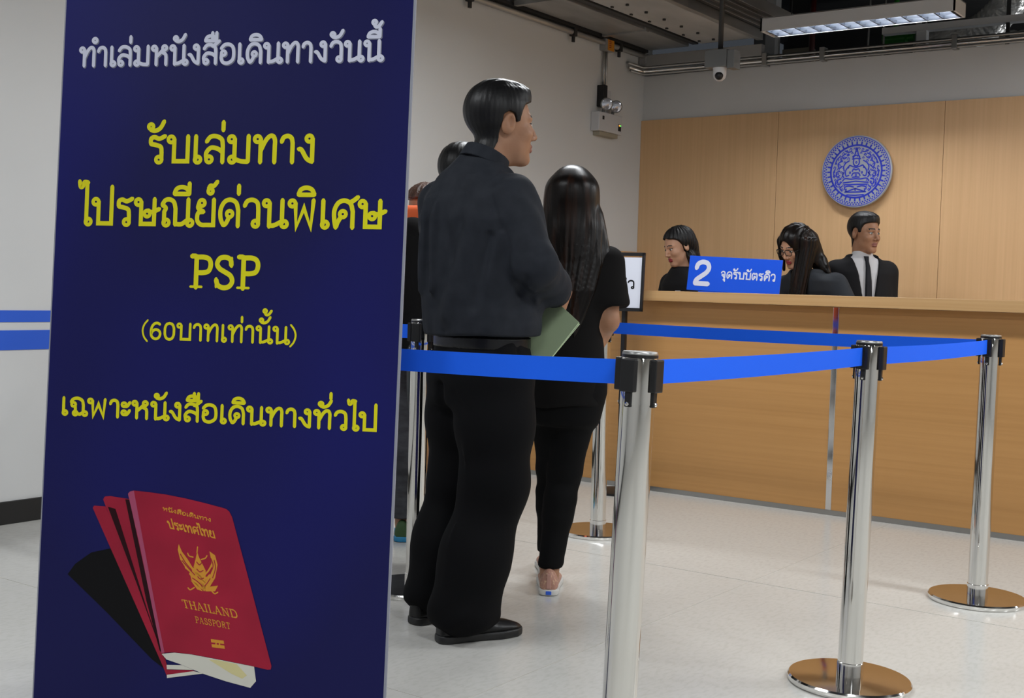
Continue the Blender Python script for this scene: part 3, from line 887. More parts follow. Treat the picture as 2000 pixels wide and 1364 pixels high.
def slanted(p0, p1, up, lift=0.0017):
    L = math.hypot(p1[0] - p0[0], p1[1] - p0[1])
    e = ((p1[0] - p0[0]) / L, (p1[1] - p0[1]) / L)
    H = math.hypot(up[0] - p0[0], up[1] - p0[1])
    g = ((up[0] - p0[0]) / H, (up[1] - p0[1]) / H)
    f = bp(lift)
    return (lambda x, y: f(p0[0] + e[0] * x + g[0] * y, p0[1] + e[1] * x + g[1] * y)), L, H


for text, p0, p1, up, w_ in (('หนังสือเดินทาง', (-0.1368, -0.3513), (-0.0155, -0.3689), (-0.1371, -0.3445), .17),
                             ('ประเทศไทย', (-0.1204, -0.3903), (-0.0024, -0.4055), (-0.1258, -0.3747), .19),
                             ('THAILAND', (-0.0753, -0.5673), (0.0603, -0.5804), (-0.0821, -0.5494), .15),
                             ('PASSPORT', (-0.0439, -0.5989), (0.0429, -0.6061), (-0.0473, -0.585), .12)):
    pf, L_, H_ = slanted(p0, p1, up)
    lettering('lettering', text, pf, L_, H_, 'ink_gold', bn, w_, track=0.06 if text == 'PASSPORT' else 0, label='small gold lettering on the passport cover')

# ------------------------------------------------------------------ emergency light on the left wall
el = empty('emergency_light', (XL, 7.835, 2.275), 0, 'white twin-lamp emergency light box on the left wall near the corner', 'emergency light')
MB().box(0.0, 0.075, -0.165, 0.165, 0.0, 0.14, bev=0.008).build('case', 'white_plastic', el)
MB().box(0.0, 0.06, -0.13, 0.13, -0.03, 0.0, bev=0.004).build('wall_bracket', 'beige_paint', el)
HM = Vector((0.72, -0.66, -0.22)).to_track_quat('Z', 'Y').to_matrix().to_4x4()
for y_ in (-0.06, 0.075):
    h_ = MB().lathe([(0.0, -0.035), (0.03, -0.03), (0.045, 0.0), (0.047, 0.012), (0.047, 0.018)], (0.065, y_, 0.205), 28, M=HM).build('lamp_head', 'grey_plastic', el, True, 40)
    MB().lathe([(0.040, 0.0185), (0.02, 0.024), (0.0, 0.025)], (0.065, y_, 0.205), 28, M=HM).build('lens', 'lens_glass', h_, True, 60)
    MB().tube([(0.04, y_, 0.14), (0.045, y_, 0.17), (0.05, y_, 0.20)], 0.012).build('lamp_bracket', 'grey_plastic', h_)
MB().box(0.074, 0.077, 0.105, 0.145, 0.025, 0.075).build('indicator_panel', 'black_plastic', el)
MB().ball((0.078, 0.117, 0.066), 0.006, 8).build('indicator_lamp', 'led_orange', el)['label'] = 'orange indicator lamp'
MB().ball((0.078, 0.134, 0.066), 0.006, 8).build('indicator_lamp', 'led_green', el)['label'] = 'green indicator lamp'
MB().box(0.074, 0.0765, -0.12, -0.095, 0.085, 0.112).build('switch', 'black_plastic', el)

cd = empty('power_conduit', (XL, 7.80, 2.48), 0, 'grey conduit dropping down the left wall to the emergency light', 'conduit')
MB().tube([(0.02, 0.03, 0.13), (0.02, 0.03, 0.43)], 0.011).build('pipe', 'galvanised', cd, True)
MB().tube([(0.02, 0.0, 0.13), (0.02, 0.0, 0.43)], 0.009).build('pipe', 'galvanised', cd, True)
MB().box(0.0, 0.06, -0.055, 0.0, -0.02, 0.14, bev=0.006).build('plug', 'black_plastic', cd)['label'] = 'black plug hanging on the conduit'
MB().box(0.0, 0.03, 0.01, 0.10, -0.01, 0.115, bev=0.004).build('socket_plate', 'white_plastic', cd)
jb = empty('junction_box', (XL, 7.82, 2.875), 0, 'small grey junction box with an orange sticker above the emergency light', 'junction box')
MB().box(0.0, 0.055, -0.06, 0.06, 0.0, 0.125, bev=0.004).build('box', 'grey_paint', jb)
MB().box(0.055, 0.057, -0.03, 0.058, 0.005, 0.122).build('sticker', 'sticker', jb)
m = MB()
for z_ in (0.035, 0.062, 0.089):
    ribbon(m, [(-0.012, z_ - 0.008), (0.012, z_ - 0.006), (0.012, z_ + 0.008), (-0.012, z_ + 0.006)], 0.006, lambda y, z: Vector((0.0576, y, z)))
m.build('sticker_mark', 'sticker_ink', jb)

# ------------------------------------------------------------------ ceiling services
# conduit along the top of the left wall with clamps
pc = empty('wall_conduit', (XL, 5.0, 2.93), 0, 'metal conduit with clamps running along the top of the left wall', 'conduit')
MB().tube([(0.035, -6, 0.0), (0.035, 3.25, 0.0), (0.05, 3.38, 0.0)], 0.02, 12).build('pipe', 'galvanised', pc, True)
MB().box(0.002, 0.06, -6, 3.38, 0.028, 0.05).build('channel', 'dark_steel', pc)
for y_ in (1.15, 2.35, 2.98, 0.0, -1.2):
    m = MB().box(0.015, 0.06, y_ - 0.02, y_ + 0.02, -0.03, 0.03, bev=0.004)
    m.box(0.03, 0.045, y_ - 0.012, y_ + 0.012, -0.07, -0.02)
    m.build('clamp', 'dark_steel', pc)


def thing_box(name, mats, dims, label, cat, bev=0.004, group=None):
    x0, x1, y0, y1, z0, z1 = dims
    o = MB().box(x0, x1, y0, y1, z0, z1, bev=bev).build(name, mats)
    return tag(o, label, cat, group)


# rectangular galvanised duct along the left wall
du = empty('air_duct', (-4.62, 3.0, 2.97), 0, 'long galvanised air duct running along the left wall under the ceiling', 'air duct')
child(MB().box(-4.80, -4.46, -3.9, 6.6, 2.99, 3.32, bev=0.004).build('duct_section', 'galvanised'), du)
child(MB().box(-4.80, -4.46, 6.62, 8.36, 2.97, 3.32, bev=0.004).build('duct_section', 'galvanised'), du)
for y_ in (0.6, 2.6, 4.6, 6.6, 7.7):
    child(MB().box(-4.815, -4.445, y_ - 0.02, y_ + 0.02, 2.958, 3.335).build('flange', 'galvanised'), du)
thing_box('cable_channel', 'dark_steel', (-4.43, -4.38, -3.9, 8.36, 2.98, 3.05), 'thin dark channel between the duct and the bolted soffit', 'channel')
so = empty('soffit_panel', (-4.15, 3, 3.0), 0, 'pale bolted soffit panel hanging beside the air duct', 'panel')
child(MB().box(-3.905, -3.86, -3.9, 8.37, 2.965, 3.035, bev=0.003).build('edge_angle', 'galvanised'), so)
m = MB()
m.box(-4.36, -3.90, -3.9, 8.37, 2.985, 3.03)
for i in range(46):
    y_ = -3.0 + i * 0.25
    m.lathe([(0.012, -0.012), (0.012, 0.0), (0.0, 0.001)], (-4.20, y_, 2.985), 8, mi=1)
    m.box(-4.33, -4.315, y_, y_ + 0.02, 2.975, 2.986, mi=1)
child(m.build('board', ['soffit_board', 'dark_steel']), so)
for i, x_ in enumerate((-3.805, -3.735, -3.665, -3.595)):
    r_ = MB()
    r_.box(x_ - 0.022, x_ + 0.022, -3.9, 8.36, 3.02, 3.09)
    r_.box(x_ + 0.019, x_ + 0.024, -3.9, 8.36, 3.015, 3.095, mi=1)
    tag(r_.build('hanger_rail', ['dark_steel', 'galvanised']), 'one of the dark parallel rails beside the bolted soffit', 'rail', 'dark ceiling rails')
# header channel over the wall corner
hb = empty('header_channel', (-4.36, YB - 0.02, 2.84), 0, 'grey steel channel across the top of the back wall at the left corner', 'beam')
MB().box(-0.50, 0.50, -0.06, 0.0, 0.012, 0.095, bev=0.003).build('channel', 'grey_paint', hb)
MB().box(-0.515, -0.46, -0.08, 0.0, 0.022, 0.105).build('end_bracket', 'grey_paint', hb)
for i, (z_, r_) in enumerate(((2.842, 0.011), (2.812, 0.013), (2.79, 0.009))):
    pts = [(XL + 0.03, YB - 0.30 + 0.02 * i, z_), (XL + 0.035, YB - 0.09, z_), (XL + 0.07, YB - 0.06, z_), (-3.85, YB - 0.05, z_), (5.9, YB - 0.05, z_)]
    tag(MB().tube(pts, r_, 10).build('conduit_pipe', 'chrome' if i == 1 else 'brushed_steel', None, True),
        ['uppermost of the conduits along the top of the back wall', 'middle shiny conduit along the top of the back wall', 'lowest thin conduit along the top of the back wall'][i], 'conduit', 'conduits along the back wall top')
for x_ in (-3.84, -3.40, -2.48, -1.3):
    tag(MB().box(x_ - 0.018, x_ + 0.018, YB - 0.075, YB - 0.002, 2.775, 2.87, bev=0.003).build('pipe_clamp', 'brushed_steel'), 'small clamp holding the conduits to the back wall top', 'clamp', 'conduit clamps')

thing_box('cable_ladder', 'white_enamel', (-4.83, -3.88, YB + 0.03, YB + 0.09, 2.79, 2.848), 'white cable ladder glimpsed under the steel channel at the left corner', 'cable ladder')
# bullet camera hanging from a drop pole
cc = empty('security_camera', (-3.512, 7.0, 2.470), 0, 'grey hanging camera box with a white dome camera under it', 'security camera')
cc.scale = (0.9, 0.9, 0.9)
MB().tube([(0, 0, 0.15), (0, 0, 1.254)], 0.018, 12).build('drop_pole', 'dark_steel', cc, True)
MB().box(-0.09, 0.075, -0.06, 0.06, 0.045, 0.165, bev=0.004).build('mount_box', 'grey_plastic', cc)
MB().box(0.076, 0.13, -0.05, 0.05, 0.03, 0.155, bev=0.004).build('mount_box', 'grey_plastic', cc)
dm = MB().lathe([(0.0, -0.045), (0.022, -0.042), (0.040, -0.025), (0.046, 0.0), (0.046, 0.03), (0.05, 0.046)], n=28).build('dome', 'white_plastic', cc, True, 50)
MB().ball((0.008, -0.022, -0.010), (0.031, 0.031, 0.031), 20).build('lens', 'black_plastic', dm, True)

# hanging tube fitting above the staff
lf = empty('ceiling_light', (-2.81, 7.49, 2.80), 0, 'white hanging louvred tube light above the staff counter', 'ceiling light')
HX, HY = 0.617, 0.107
m = MB()
m.box(-HX, HX, -HY, -HY + 0.004, 0.0, 0.085)
m.box(-HX, HX, HY - 0.004, HY, 0.0, 0.085)
m.box(-HX, -HX + 0.012, -HY, HY, 0.0, 0.085)
m.box(HX - 0.012, HX, -HY, HY, 0.0, 0.085)
m.box(-HX, HX, -HY, HY, 0.081, 0.086)
m.build('housing', 'white_enamel', lf)
for y_ in (-0.05, 0.05):
    MB().tube([(-0.59, y_, 0.050), (0.59, y_, 0.050)], 0.013, 12).build('tube_lamp', 'tube_glow', lf, True)
    m = MB()
    for k in range(13):
        x_ = -0.585 + 0.0975 * k
        m.add([(x_ - 0.004, y_ - 0.048, 0.004), (x_ + 0.004, y_ - 0.048, 0.004), (x_ + 0.012, y_ - 0.048, 0.058), (x_ - 0.012, y_ - 0.048, 0.058),
               (x_ - 0.004, y_ + 0.048, 0.004), (x_ + 0.004, y_ + 0.048, 0.004), (x_ + 0.012, y_ + 0.048, 0.058), (x_ - 0.012, y_ + 0.048, 0.058)],
              [(0, 1, 2, 3), (7, 6, 5, 4), (0, 4, 5, 1), (2, 6, 7, 3), (1, 5, 6, 2), (0, 3, 7, 4)])
    for s_ in (-1, 1):
        m.add([(-0.6, y_ + s_ * 0.050, 0.004), (0.6, y_ + s_ * 0.050, 0.004), (0.6, y_ + s_ * 0.038, 0.075), (-0.6, y_ + s_ * 0.038, 0.075)], [(0, 1, 2, 3)])
    m.build('louvre', 'reflector', lf)
for x_ in (-0.45, 0.45):
    MB().tube([(x_, 0, 0.086), (x_, 0, 0.79)], 0.004, 6).build('hanger_rod', 'dark_steel', lf)

# air diffuser in front of the lamp
ad = empty('air_diffuser', (-3.235, 6.18, 2.9), 0, 'white square ceiling air diffuser left of the tube light', 'air diffuser')
MB().box(-0.16, 0.36, -0.9, 0.72, 0.0, 0.07, bev=0.004).build('plate', 'white_enamel', ad)
MB().box(-0.10, 0.30, -0.8, 0.66, -0.010, 0.001).build('slot_panel', 'grey_paint', ad)
MB().box(-0.08, 0.28, -0.7, 0.6, 0.07, 0.698).build('duct_neck', 'galvanised', ad)

# plenum beyond the back wall: columns, boxes, foil ducts, rods
struct(MB().box(-4.32, -4.22, 9.2, 9.32, 2.5, 3.6).build('column_1', 'grey_paint'))
tag(MB().box(-4.13, -4.05, 9.0, 9.1, 2.6, 3.6).build('plenum_post', 'white_enamel'), 'pale upright seen above the back wall below the tube light', 'post')
cb = empty('control_box', (-3.925, 9.22, 2.74), 0, 'beige service box above the back wall beside the dark red pipe', 'box')
MB().box(-0.13, 0.10, -0.06, 0.06, 0.0, 0.31, bev=0.004).build('case', 'beige_paint', cb)
MB().box(-0.10, 0.07, -0.02, 0.02, 0.31, 0.86).build('bracket', 'dark_steel', cb)
tag(MB().tube([(-3.775, 9.08, 2.6), (-3.775, 9.08, 3.6)], 0.022, 12).build('sprinkler_pipe', 'red_pipe', None, True), 'dark red upright sprinkler pipe above the back wall', 'pipe')
for x_ in (-3.42, -3.30, -2.98):
    tag(MB().tube([(x_, 9.3, 2.6), (x_ + 0.02, 9.3, 3.6)], 0.009, 8).build('threaded_rod', 'brushed_steel'), 'thin upright rod in the dark space above the back wall', 'rod', 'rods above the back wall')
tag(MB().tube([(-3.25, 9.25, 2.72), (-3.09, 9.25, 2.80), (-3.02, 9.25, 2.93), (-3.01, 9.25, 3.1), (-3.01, 9.25, 3.6)], 0.02, 10).build('flexible_conduit', 'grey_paint', None, True), 'curved pale conduit above the back wall under the tube light', 'conduit')
vv = empty('green_valve', (-3.27, 9.5, 3.12), 0, 'green valve on a pipe in the dark space behind the tube light', 'valve')
MB().lathe([(0.05, -0.09), (0.05, 0.09), (0.03, 0.1), (0.03, 0.15)], (0, 0, 0), 16, M=Matrix.Rotation(math.radians(90), 4, 'Y')).build('body', 'green_pipe', vv, True, 40)
MB().tube([(0, 0, 0.04), (0, 0, 0.46)], 0.02).build('pipe', 'green_pipe', vv, True)


def foil_duct(name, pts, r, label):
    P_, R_ = [], []
    N = 60
    c = catmull([(p[0], p[1]) for p in pts], N // (len(pts) - 1))
    z_ = catmull([(p[2], p[2]) for p in pts], N // (len(pts) - 1))
    rnd = random.Random(5)
    for i, (a, b) in enumerate(zip(c, z_)):
        P_.append((a[0], a[1], b[0]))
        R_.append(r * (1 + 0.035 * math.sin(i * 2.1) + rnd.uniform(-0.02, 0.02)))
    return tag(MB().tube(P_, R_, 24).build(name, 'foil', None, True), label, 'foil duct')


foil_duct('foil_duct', [(-2.98, 9.5, 3.05), (-2.66, 9.5, 3.11), (-2.44, 9.45, 3.26), (-2.28, 9.4, 3.46)], 0.12, 'curving silver foil duct above the back wall at the right')
foil_duct('foil_duct', [(-3.24, 9.95, 3.10), (-2.9, 9.95, 3.10), (-2.5, 9.95, 3.08), (-1.8, 9.9, 3.04)], 0.11, 'lower silver foil duct behind the curving one')
tr = empty('cable_tray', (-2.80, 8.75, 2.9), 0, 'white hung cable tray crossing to the right behind the tube light', 'cable tray')
MB().box(-0.30, 4.2, -0.03, 0.05, 0.095, 0.14).build('rail', 'white_enamel', tr)
for x_ in (-0.02, 1.2):
    MB().box(x_ - 0.035, x_ + 0.035, -0.02, 0.04, -0.15, 0.1).build('leg', 'white_enamel', tr)
for x_ in (0.56, 1.8):
    MB().box(x_ - 0.012, x_ + 0.012, -0.01, 0.01, -0.1, 0.7).build('hanger_rod', 'dark_steel', tr)

# ------------------------------------------------------------------ people: smooth distance fields turned into continuous meshes
F32 = np.float32


def surface(fn, lo, hi, res):
    """surface nets of fn(P) < 0 over a box; returns vertices, quads"""
    lo = np.array(lo, F32)
    n = np.maximum(2, np.ceil((np.array(hi) - lo) / res).astype(int) + 1)
    ax = [lo[i] + np.arange(n[i], dtype=F32) * F32(res) for i in range(3)]
    X, Y, Z = np.meshgrid(*ax, indexing='ij')
    P = np.stack([X.ravel(), Y.ravel(), Z.ravel()], 1)
    D = fn(P).reshape(n).astype(F32)
    # close the field at the box sides
    D[0], D[-1] = np.maximum(D[0], res), np.maximum(D[-1], res)
    D[:, 0], D[:, -1] = np.maximum(D[:, 0], res), np.maximum(D[:, -1], res)
    D[:, :, 0], D[:, :, -1] = np.maximum(D[:, :, 0], res), np.maximum(D[:, :, -1], res)
    S = D < 0
    c = [(i, j, k) for i in (0, 1) for j in (0, 1) for k in (0, 1)]
    m = n - 1

    def sl(A, o):
        return A[o[0]:o[0] + m[0], o[1]:o[1] + m[1], o[2]:o[2] + m[2]]
    cnt = sum(sl(S, o).astype(np.int8) for o in c)
    act = (cnt > 0) & (cnt < 8)
    idx = -np.ones(m, np.int64)
    ids = np.argwhere(act)
    idx[act] = np.arange(len(ids))
    acc = np.zeros((len(ids), 3), F32)
    num = np.zeros(len(ids), F32)
    for a in c:
        for d in range(3):
            if a[d]:
                continue
            b = list(a)
            b[d] = 1
            da = D[ids[:, 0] + a[0], ids[:, 1] + a[1], ids[:, 2] + a[2]]
            db = D[ids[:, 0] + b[0], ids[:, 1] + b[1], ids[:, 2] + b[2]]
            x = (da < 0) != (db < 0)
            t = np.where(x, da / np.where(x, da - db, 1), 0)
            p = np.tile(np.array(a, F32), (len(ids), 1))
            p[:, d] += t
            acc += p * x[:, None]
            num += x
    V = lo + (ids + acc / num[:, None]) * F32(res)
    Q = []
    for d in range(3):
        u, v = (d + 1) % 3, (d + 2) % 3
        s0 = [slice(None)] * 3
        s1 = [slice(None)] * 3
        s0[d], s1[d] = slice(0, -1), slice(1, None)
        A, B = S[tuple(s0)], S[tuple(s1)]
        e = np.argwhere(A != B)
        e = e[(e[:, u] > 0) & (e[:, v] > 0) & (e[:, u] < m[u]) & (e[:, v] < m[v])]
        ins = A[e[:, 0], e[:, 1], e[:, 2]]

        def at(du, dv):
            f = e.copy()
            f[:, u] += du
            f[:, v] += dv
            return idx[f[:, 0], f[:, 1], f[:, 2]]
        q = np.stack([at(-1, -1), at(0, -1), at(0, 0), at(-1, 0)], 1)
        q[~ins] = q[~ins][:, ::-1]
        Q.append(q)
    return V, np.concatenate(Q)


def seg(P, a, b, ra, rb=None):
    rb = ra if rb is None else rb
    a, b = np.array(a, F32), np.array(b, F32)
    ba = b - a
    h = np.clip(((P - a) @ ba) / max(1e-9, float(ba @ ba)), 0, 1)
    q = P - a - h[:, None] * ba
    return np.sqrt((q * q).sum(1)) - (ra + (rb - ra) * h)


def chain(P, pts, rs, k=0.03):
    d = seg(P, pts[0], pts[1], rs[0], rs[1])
    for i in range(1, len(pts) - 1):
        d = smin(d, seg(P, pts[i], pts[i + 1], rs[i], rs[i + 1]), k)
    return d


def ell(P, c, r, R=None):
    q = P - np.array(c, F32)
    if R is not None:
        q = q @ np.array(R, F32)
    r = np.array(r, F32)
    k0 = np.sqrt(((q / r) ** 2).sum(1))
    k1 = np.sqrt(((q / (r * r)) ** 2).sum(1))
    return np.where(k1 > 1e-6, k0 * (k0 - 1) / np.maximum(k1, 1e-6), -r.min())


def smin(a, b, k):
    h = np.clip(0.5 + 0.5 * (b - a) / k, 0, 1)
    return b + (a - b) * h - k * h * (1 - h)


def smax(a, b, k):
    return -smin(-a, -b, k)


def stack(P, rows, grow=0.0):
    """rows (z, cx, cy, rx, ry, yaw): elliptical sections joined along z"""
    rows = np.array(sorted(rows), F32)
    z = P[:, 2]
    g = [np.interp(z, rows[:, 0], rows[:, i]) for i in range(1, 6)]
    c, s = np.cos(g[4]), np.sin(g[4])
    x, y = P[:, 0] - g[0], P[:, 1] - g[1]
    u, v = c * x + s * y, -s * x + c * y
    rx, ry = g[2] + grow, g[3] + grow
    pw = 2.4
    rho = (np.abs(u / rx) ** pw + np.abs(v / ry) ** pw) ** (1 / pw)
    d = (rho - 1) * np.minimum(rx, ry)
    return smax(d, np.maximum(z - rows[-1, 0] - grow, rows[0, 0] - z), 0.03)


def ripple(P, seed, freq, amp, stretch=(1, 1, 1)):
    """cloth-like irregular folds"""
    r = np.random.RandomState(seed)
    s = np.zeros(len(P), F32)
    Q = P * np.array(stretch, F32)
    W = Q + 0.02 * np.sin(Q[:, ::-1] * 9 + seed)
    for i in range(5):
        k = r.normal(size=3)
        k = k / np.linalg.norm(k) * freq * (0.6 + 0.35 * i)
        s += np.sin(W @ k.astype(F32) + r.uniform(0, 6.28)) / (1 + 0.5 * i)
    return amp * s / 1.8


def crease(P, a, b, w, depth):
    """one fold along a line; positive depth sinks"""
    d = seg(P, a, b, 0.0)
    return depth * np.exp(-(d / w) ** 2)


def rotm(yaw=0, pitch=0, roll=0):
    """head frame: yaw left, pitch up, roll to the right shoulder (degrees)"""
    return np.array((Matrix.Rotation(math.radians(yaw), 3, 'Z') @ Matrix.Rotation(math.radians(pitch), 3, 'X') @ Matrix.Rotation(math.radians(roll), 3, 'Y')))


def head_field(Q, fem=False, ears=True):
    """Q in the head's own frame: x right, y forward, z up, origin between the ears"""
    d = ell(Q, (0, -.012, .036), (.074, .096, .084))
    d = smin(d, ell(Q, (0, .032, -.030), (.058, .057, .085)), .03)
    d = smin(d, ell(Q, (0, .026, -.066), (.051 - .004 * fem, .050, .043)), .025)
    d = smin(d, seg(Q, (-.012, .068, -.102), (.012, .068, -.102), .016), .022)
    A = Q.copy()
    A[:, 0] = np.abs(A[:, 0])
    d = smin(d, seg(A, (.016, .082, .020), (.040, .070, .022), .010), .014)     # brow ridge
    d = smin(d, ell(A, (.040, .060, -.026), (.020, .022, .020)), .02)             # cheek bone
    d = smax(d, -ell(A, (.031, .096, .002), (.017, .017, .011)), .012)            # eye socket
    d = smin(d, ell(A, (.031, .074, .001), (.0135, .0125, .0105)), .004)           # eyeball under lids
    d = smin(d, chain(Q, [(0, .083, .012), (0, .098, -.014), (0, .106, -.031)], [.0075, .0085, .0105 - .001 * fem], .006), .010)
    d = smin(d, ell(A, (.012, .094, -.036), (.0085, .010, .0075)), .006)          # nostril wings
    d = smin(d, chain(A, [(0, .092, -.060), (.013, .088, -.060), (.024, .078, -.064)], [.0062, .0055, .003], .003), .005)
    d = smin(d, chain(A, [(0, .091, -.072), (.012, .087, -.071), (.022, .078, -.066)], [.0072, .006, .003], .003), .005)
    d = smax(d, -seg(A, (0, .100, -.0660), (.024, .082, -.0650), .0016), .003)    # mouth line
    if not ears:
        return d
    e = ell(A, (.077, -.010, -.002), (.010, .021, .033), Matrix.Rotation(math.radians(-18), 3, 'Z') @ Matrix.Rotation(math.radians(-12), 3, 'X'))
    e = smax(e, -ell(A, (.090, -.004, .004), (.013, .012, .021)), .004)
    d = smin(d, e, .006)
    return d


def head_material(c, fem):
    """material slot per face centre in the head frame: 0 skin 1 lips 2 brow 3 iris 4 eye white"""
    ax = np.abs(c[:, 0])
    m = np.zeros(len(c), int)
    lip = (ax < .024 - np.abs(c[:, 2] + .066) * .55) & (np.abs(c[:, 2] + .066) < .0125) & (c[:, 1] > .076)
    m[lip] = 1
    arch = .0285 - .0022 * ((ax - .03) / .018) ** 2
    m[(ax > .012) & (ax < .049) & (np.abs(c[:, 2] - arch) < (.0032 if fem else .0046)) & (c[:, 1] > .05)] = 2
    eye = (((ax - .031) / .0125) ** 2 + ((c[:, 2] - .001) / .0055) ** 2 < 1) & (c[:, 1] > .07)
    m[eye] = 4
    m[eye & ((ax - .031) ** 2 + (c[:, 2] - .001) ** 2 < .0056 ** 2)] = 3
    m[(ax > .018) & (ax < .046) & (np.abs(c[:, 2] - .0072 + ((ax - .031) / .03) ** 2 * .006) < .0018) & (c[:, 1] > .06)] = 2   # lash line
    return m


def hand_field(P, wrist, direc, palm, side, curl=0.5, s=1.0):
    """five separate fingers; direc: wrist to knuckles, palm: palm normal, side +1 thumb toward direc x palm"""
    d0 = np.array(direc, float)
    d0 /= np.linalg.norm(d0)
    n = np.array(palm, float)
    n -= d0 * (n @ d0)
    n /= np.linalg.norm(n)
    w = np.cross(d0, n) * side
    W = np.array(wrist, float)
    f = lambda a, b, c: W + s * (d0 * a + w * b + n * c)
    d = seg(P, f(0, .012, 0), f(.075, .026, 0), .014 * s, .012 * s)
    for b in (.010, -.008, -.026):
        d = smin(d, seg(P, f(0, b * .45, 0), f(.075, b, 0), .0145 * s, .0115 * s), .012)
    for b, L, c in ((.030, .072, .9), (.010, .080, 1.0), (-.011, .074, 1.05), (-.030, .058, 1.15)):
        a = curl * c
        p = [f(.074, b * .93, 0)]
        ang, dist = a * .5, [L * .45, L * .32, L * .25]
        x, z = .074, 0.0
        for i, l in enumerate(dist):
            x += l * math.cos(ang)
            z += l * math.sin(ang)
            p.append(f(x, b * (1 + .08 * (i + 1)), z))
            ang += a * .75
        d = smin(d, chain(P, p, [.0095 * s, .0088 * s, .0080 * s, .0068 * s], .003), .004)
    p = [f(.012, .022, .006), f(.040, .048, .018), f(.064, .058, .030), f(.084, .056, .038)]
    d = smin(d, chain(P, p, [.0135 * s, .0115 * s, .0098 * s, .0078 * s], .004), .010)
    return d


def sdf_mesh(name, fn, lo, hi, res, mats, parent=None, slot=None, smooth_it=1):
    V, Q = surface(fn, lo, hi, res)
    for _ in range(smooth_it):
        acc = np.zeros_like(V)
        cnt = np.zeros(len(V), F32)
        for i in range(4):
            a, b = Q[:, i], Q[:, (i + 1) % 4]
            np.add.at(acc, a, V[b])
            np.add.at(cnt, a, 1)
            np.add.at(acc, b, V[a])
            np.add.at(cnt, b, 1)
        V = V * F32(0.55) + F32(0.45) * acc / np.maximum(cnt, 1)[:, None]
    return raw_mesh(name, V, Q, mats, parent, slot)


def raw_mesh(name, V, Q, mats, parent=None, slots=None):
    me = bpy.data.meshes.new(name)
    me.vertices.add(len(V))
    me.vertices.foreach_set('co', np.asarray(V, F32).ravel())
    me.loops.add(Q.size)
    me.loops.foreach_set('vertex_index', Q.ravel().astype(np.int32))
    me.polygons.add(len(Q))
    me.polygons.foreach_set('loop_start', (np.arange(len(Q)) * 4).astype(np.int32))
    me.polygons.foreach_set('use_smooth', np.ones(len(Q), bool))
    for m in (mats if isinstance(mats, (list, tuple)) else [mats]):
        me.materials.append(MATS[m])
    if slots is not None:
        me.polygons.foreach_set('material_index', slots.astype(np.int32))
    me.update(calc_edges=True)
    return link(bpy.data.objects.new(name, me), parent)


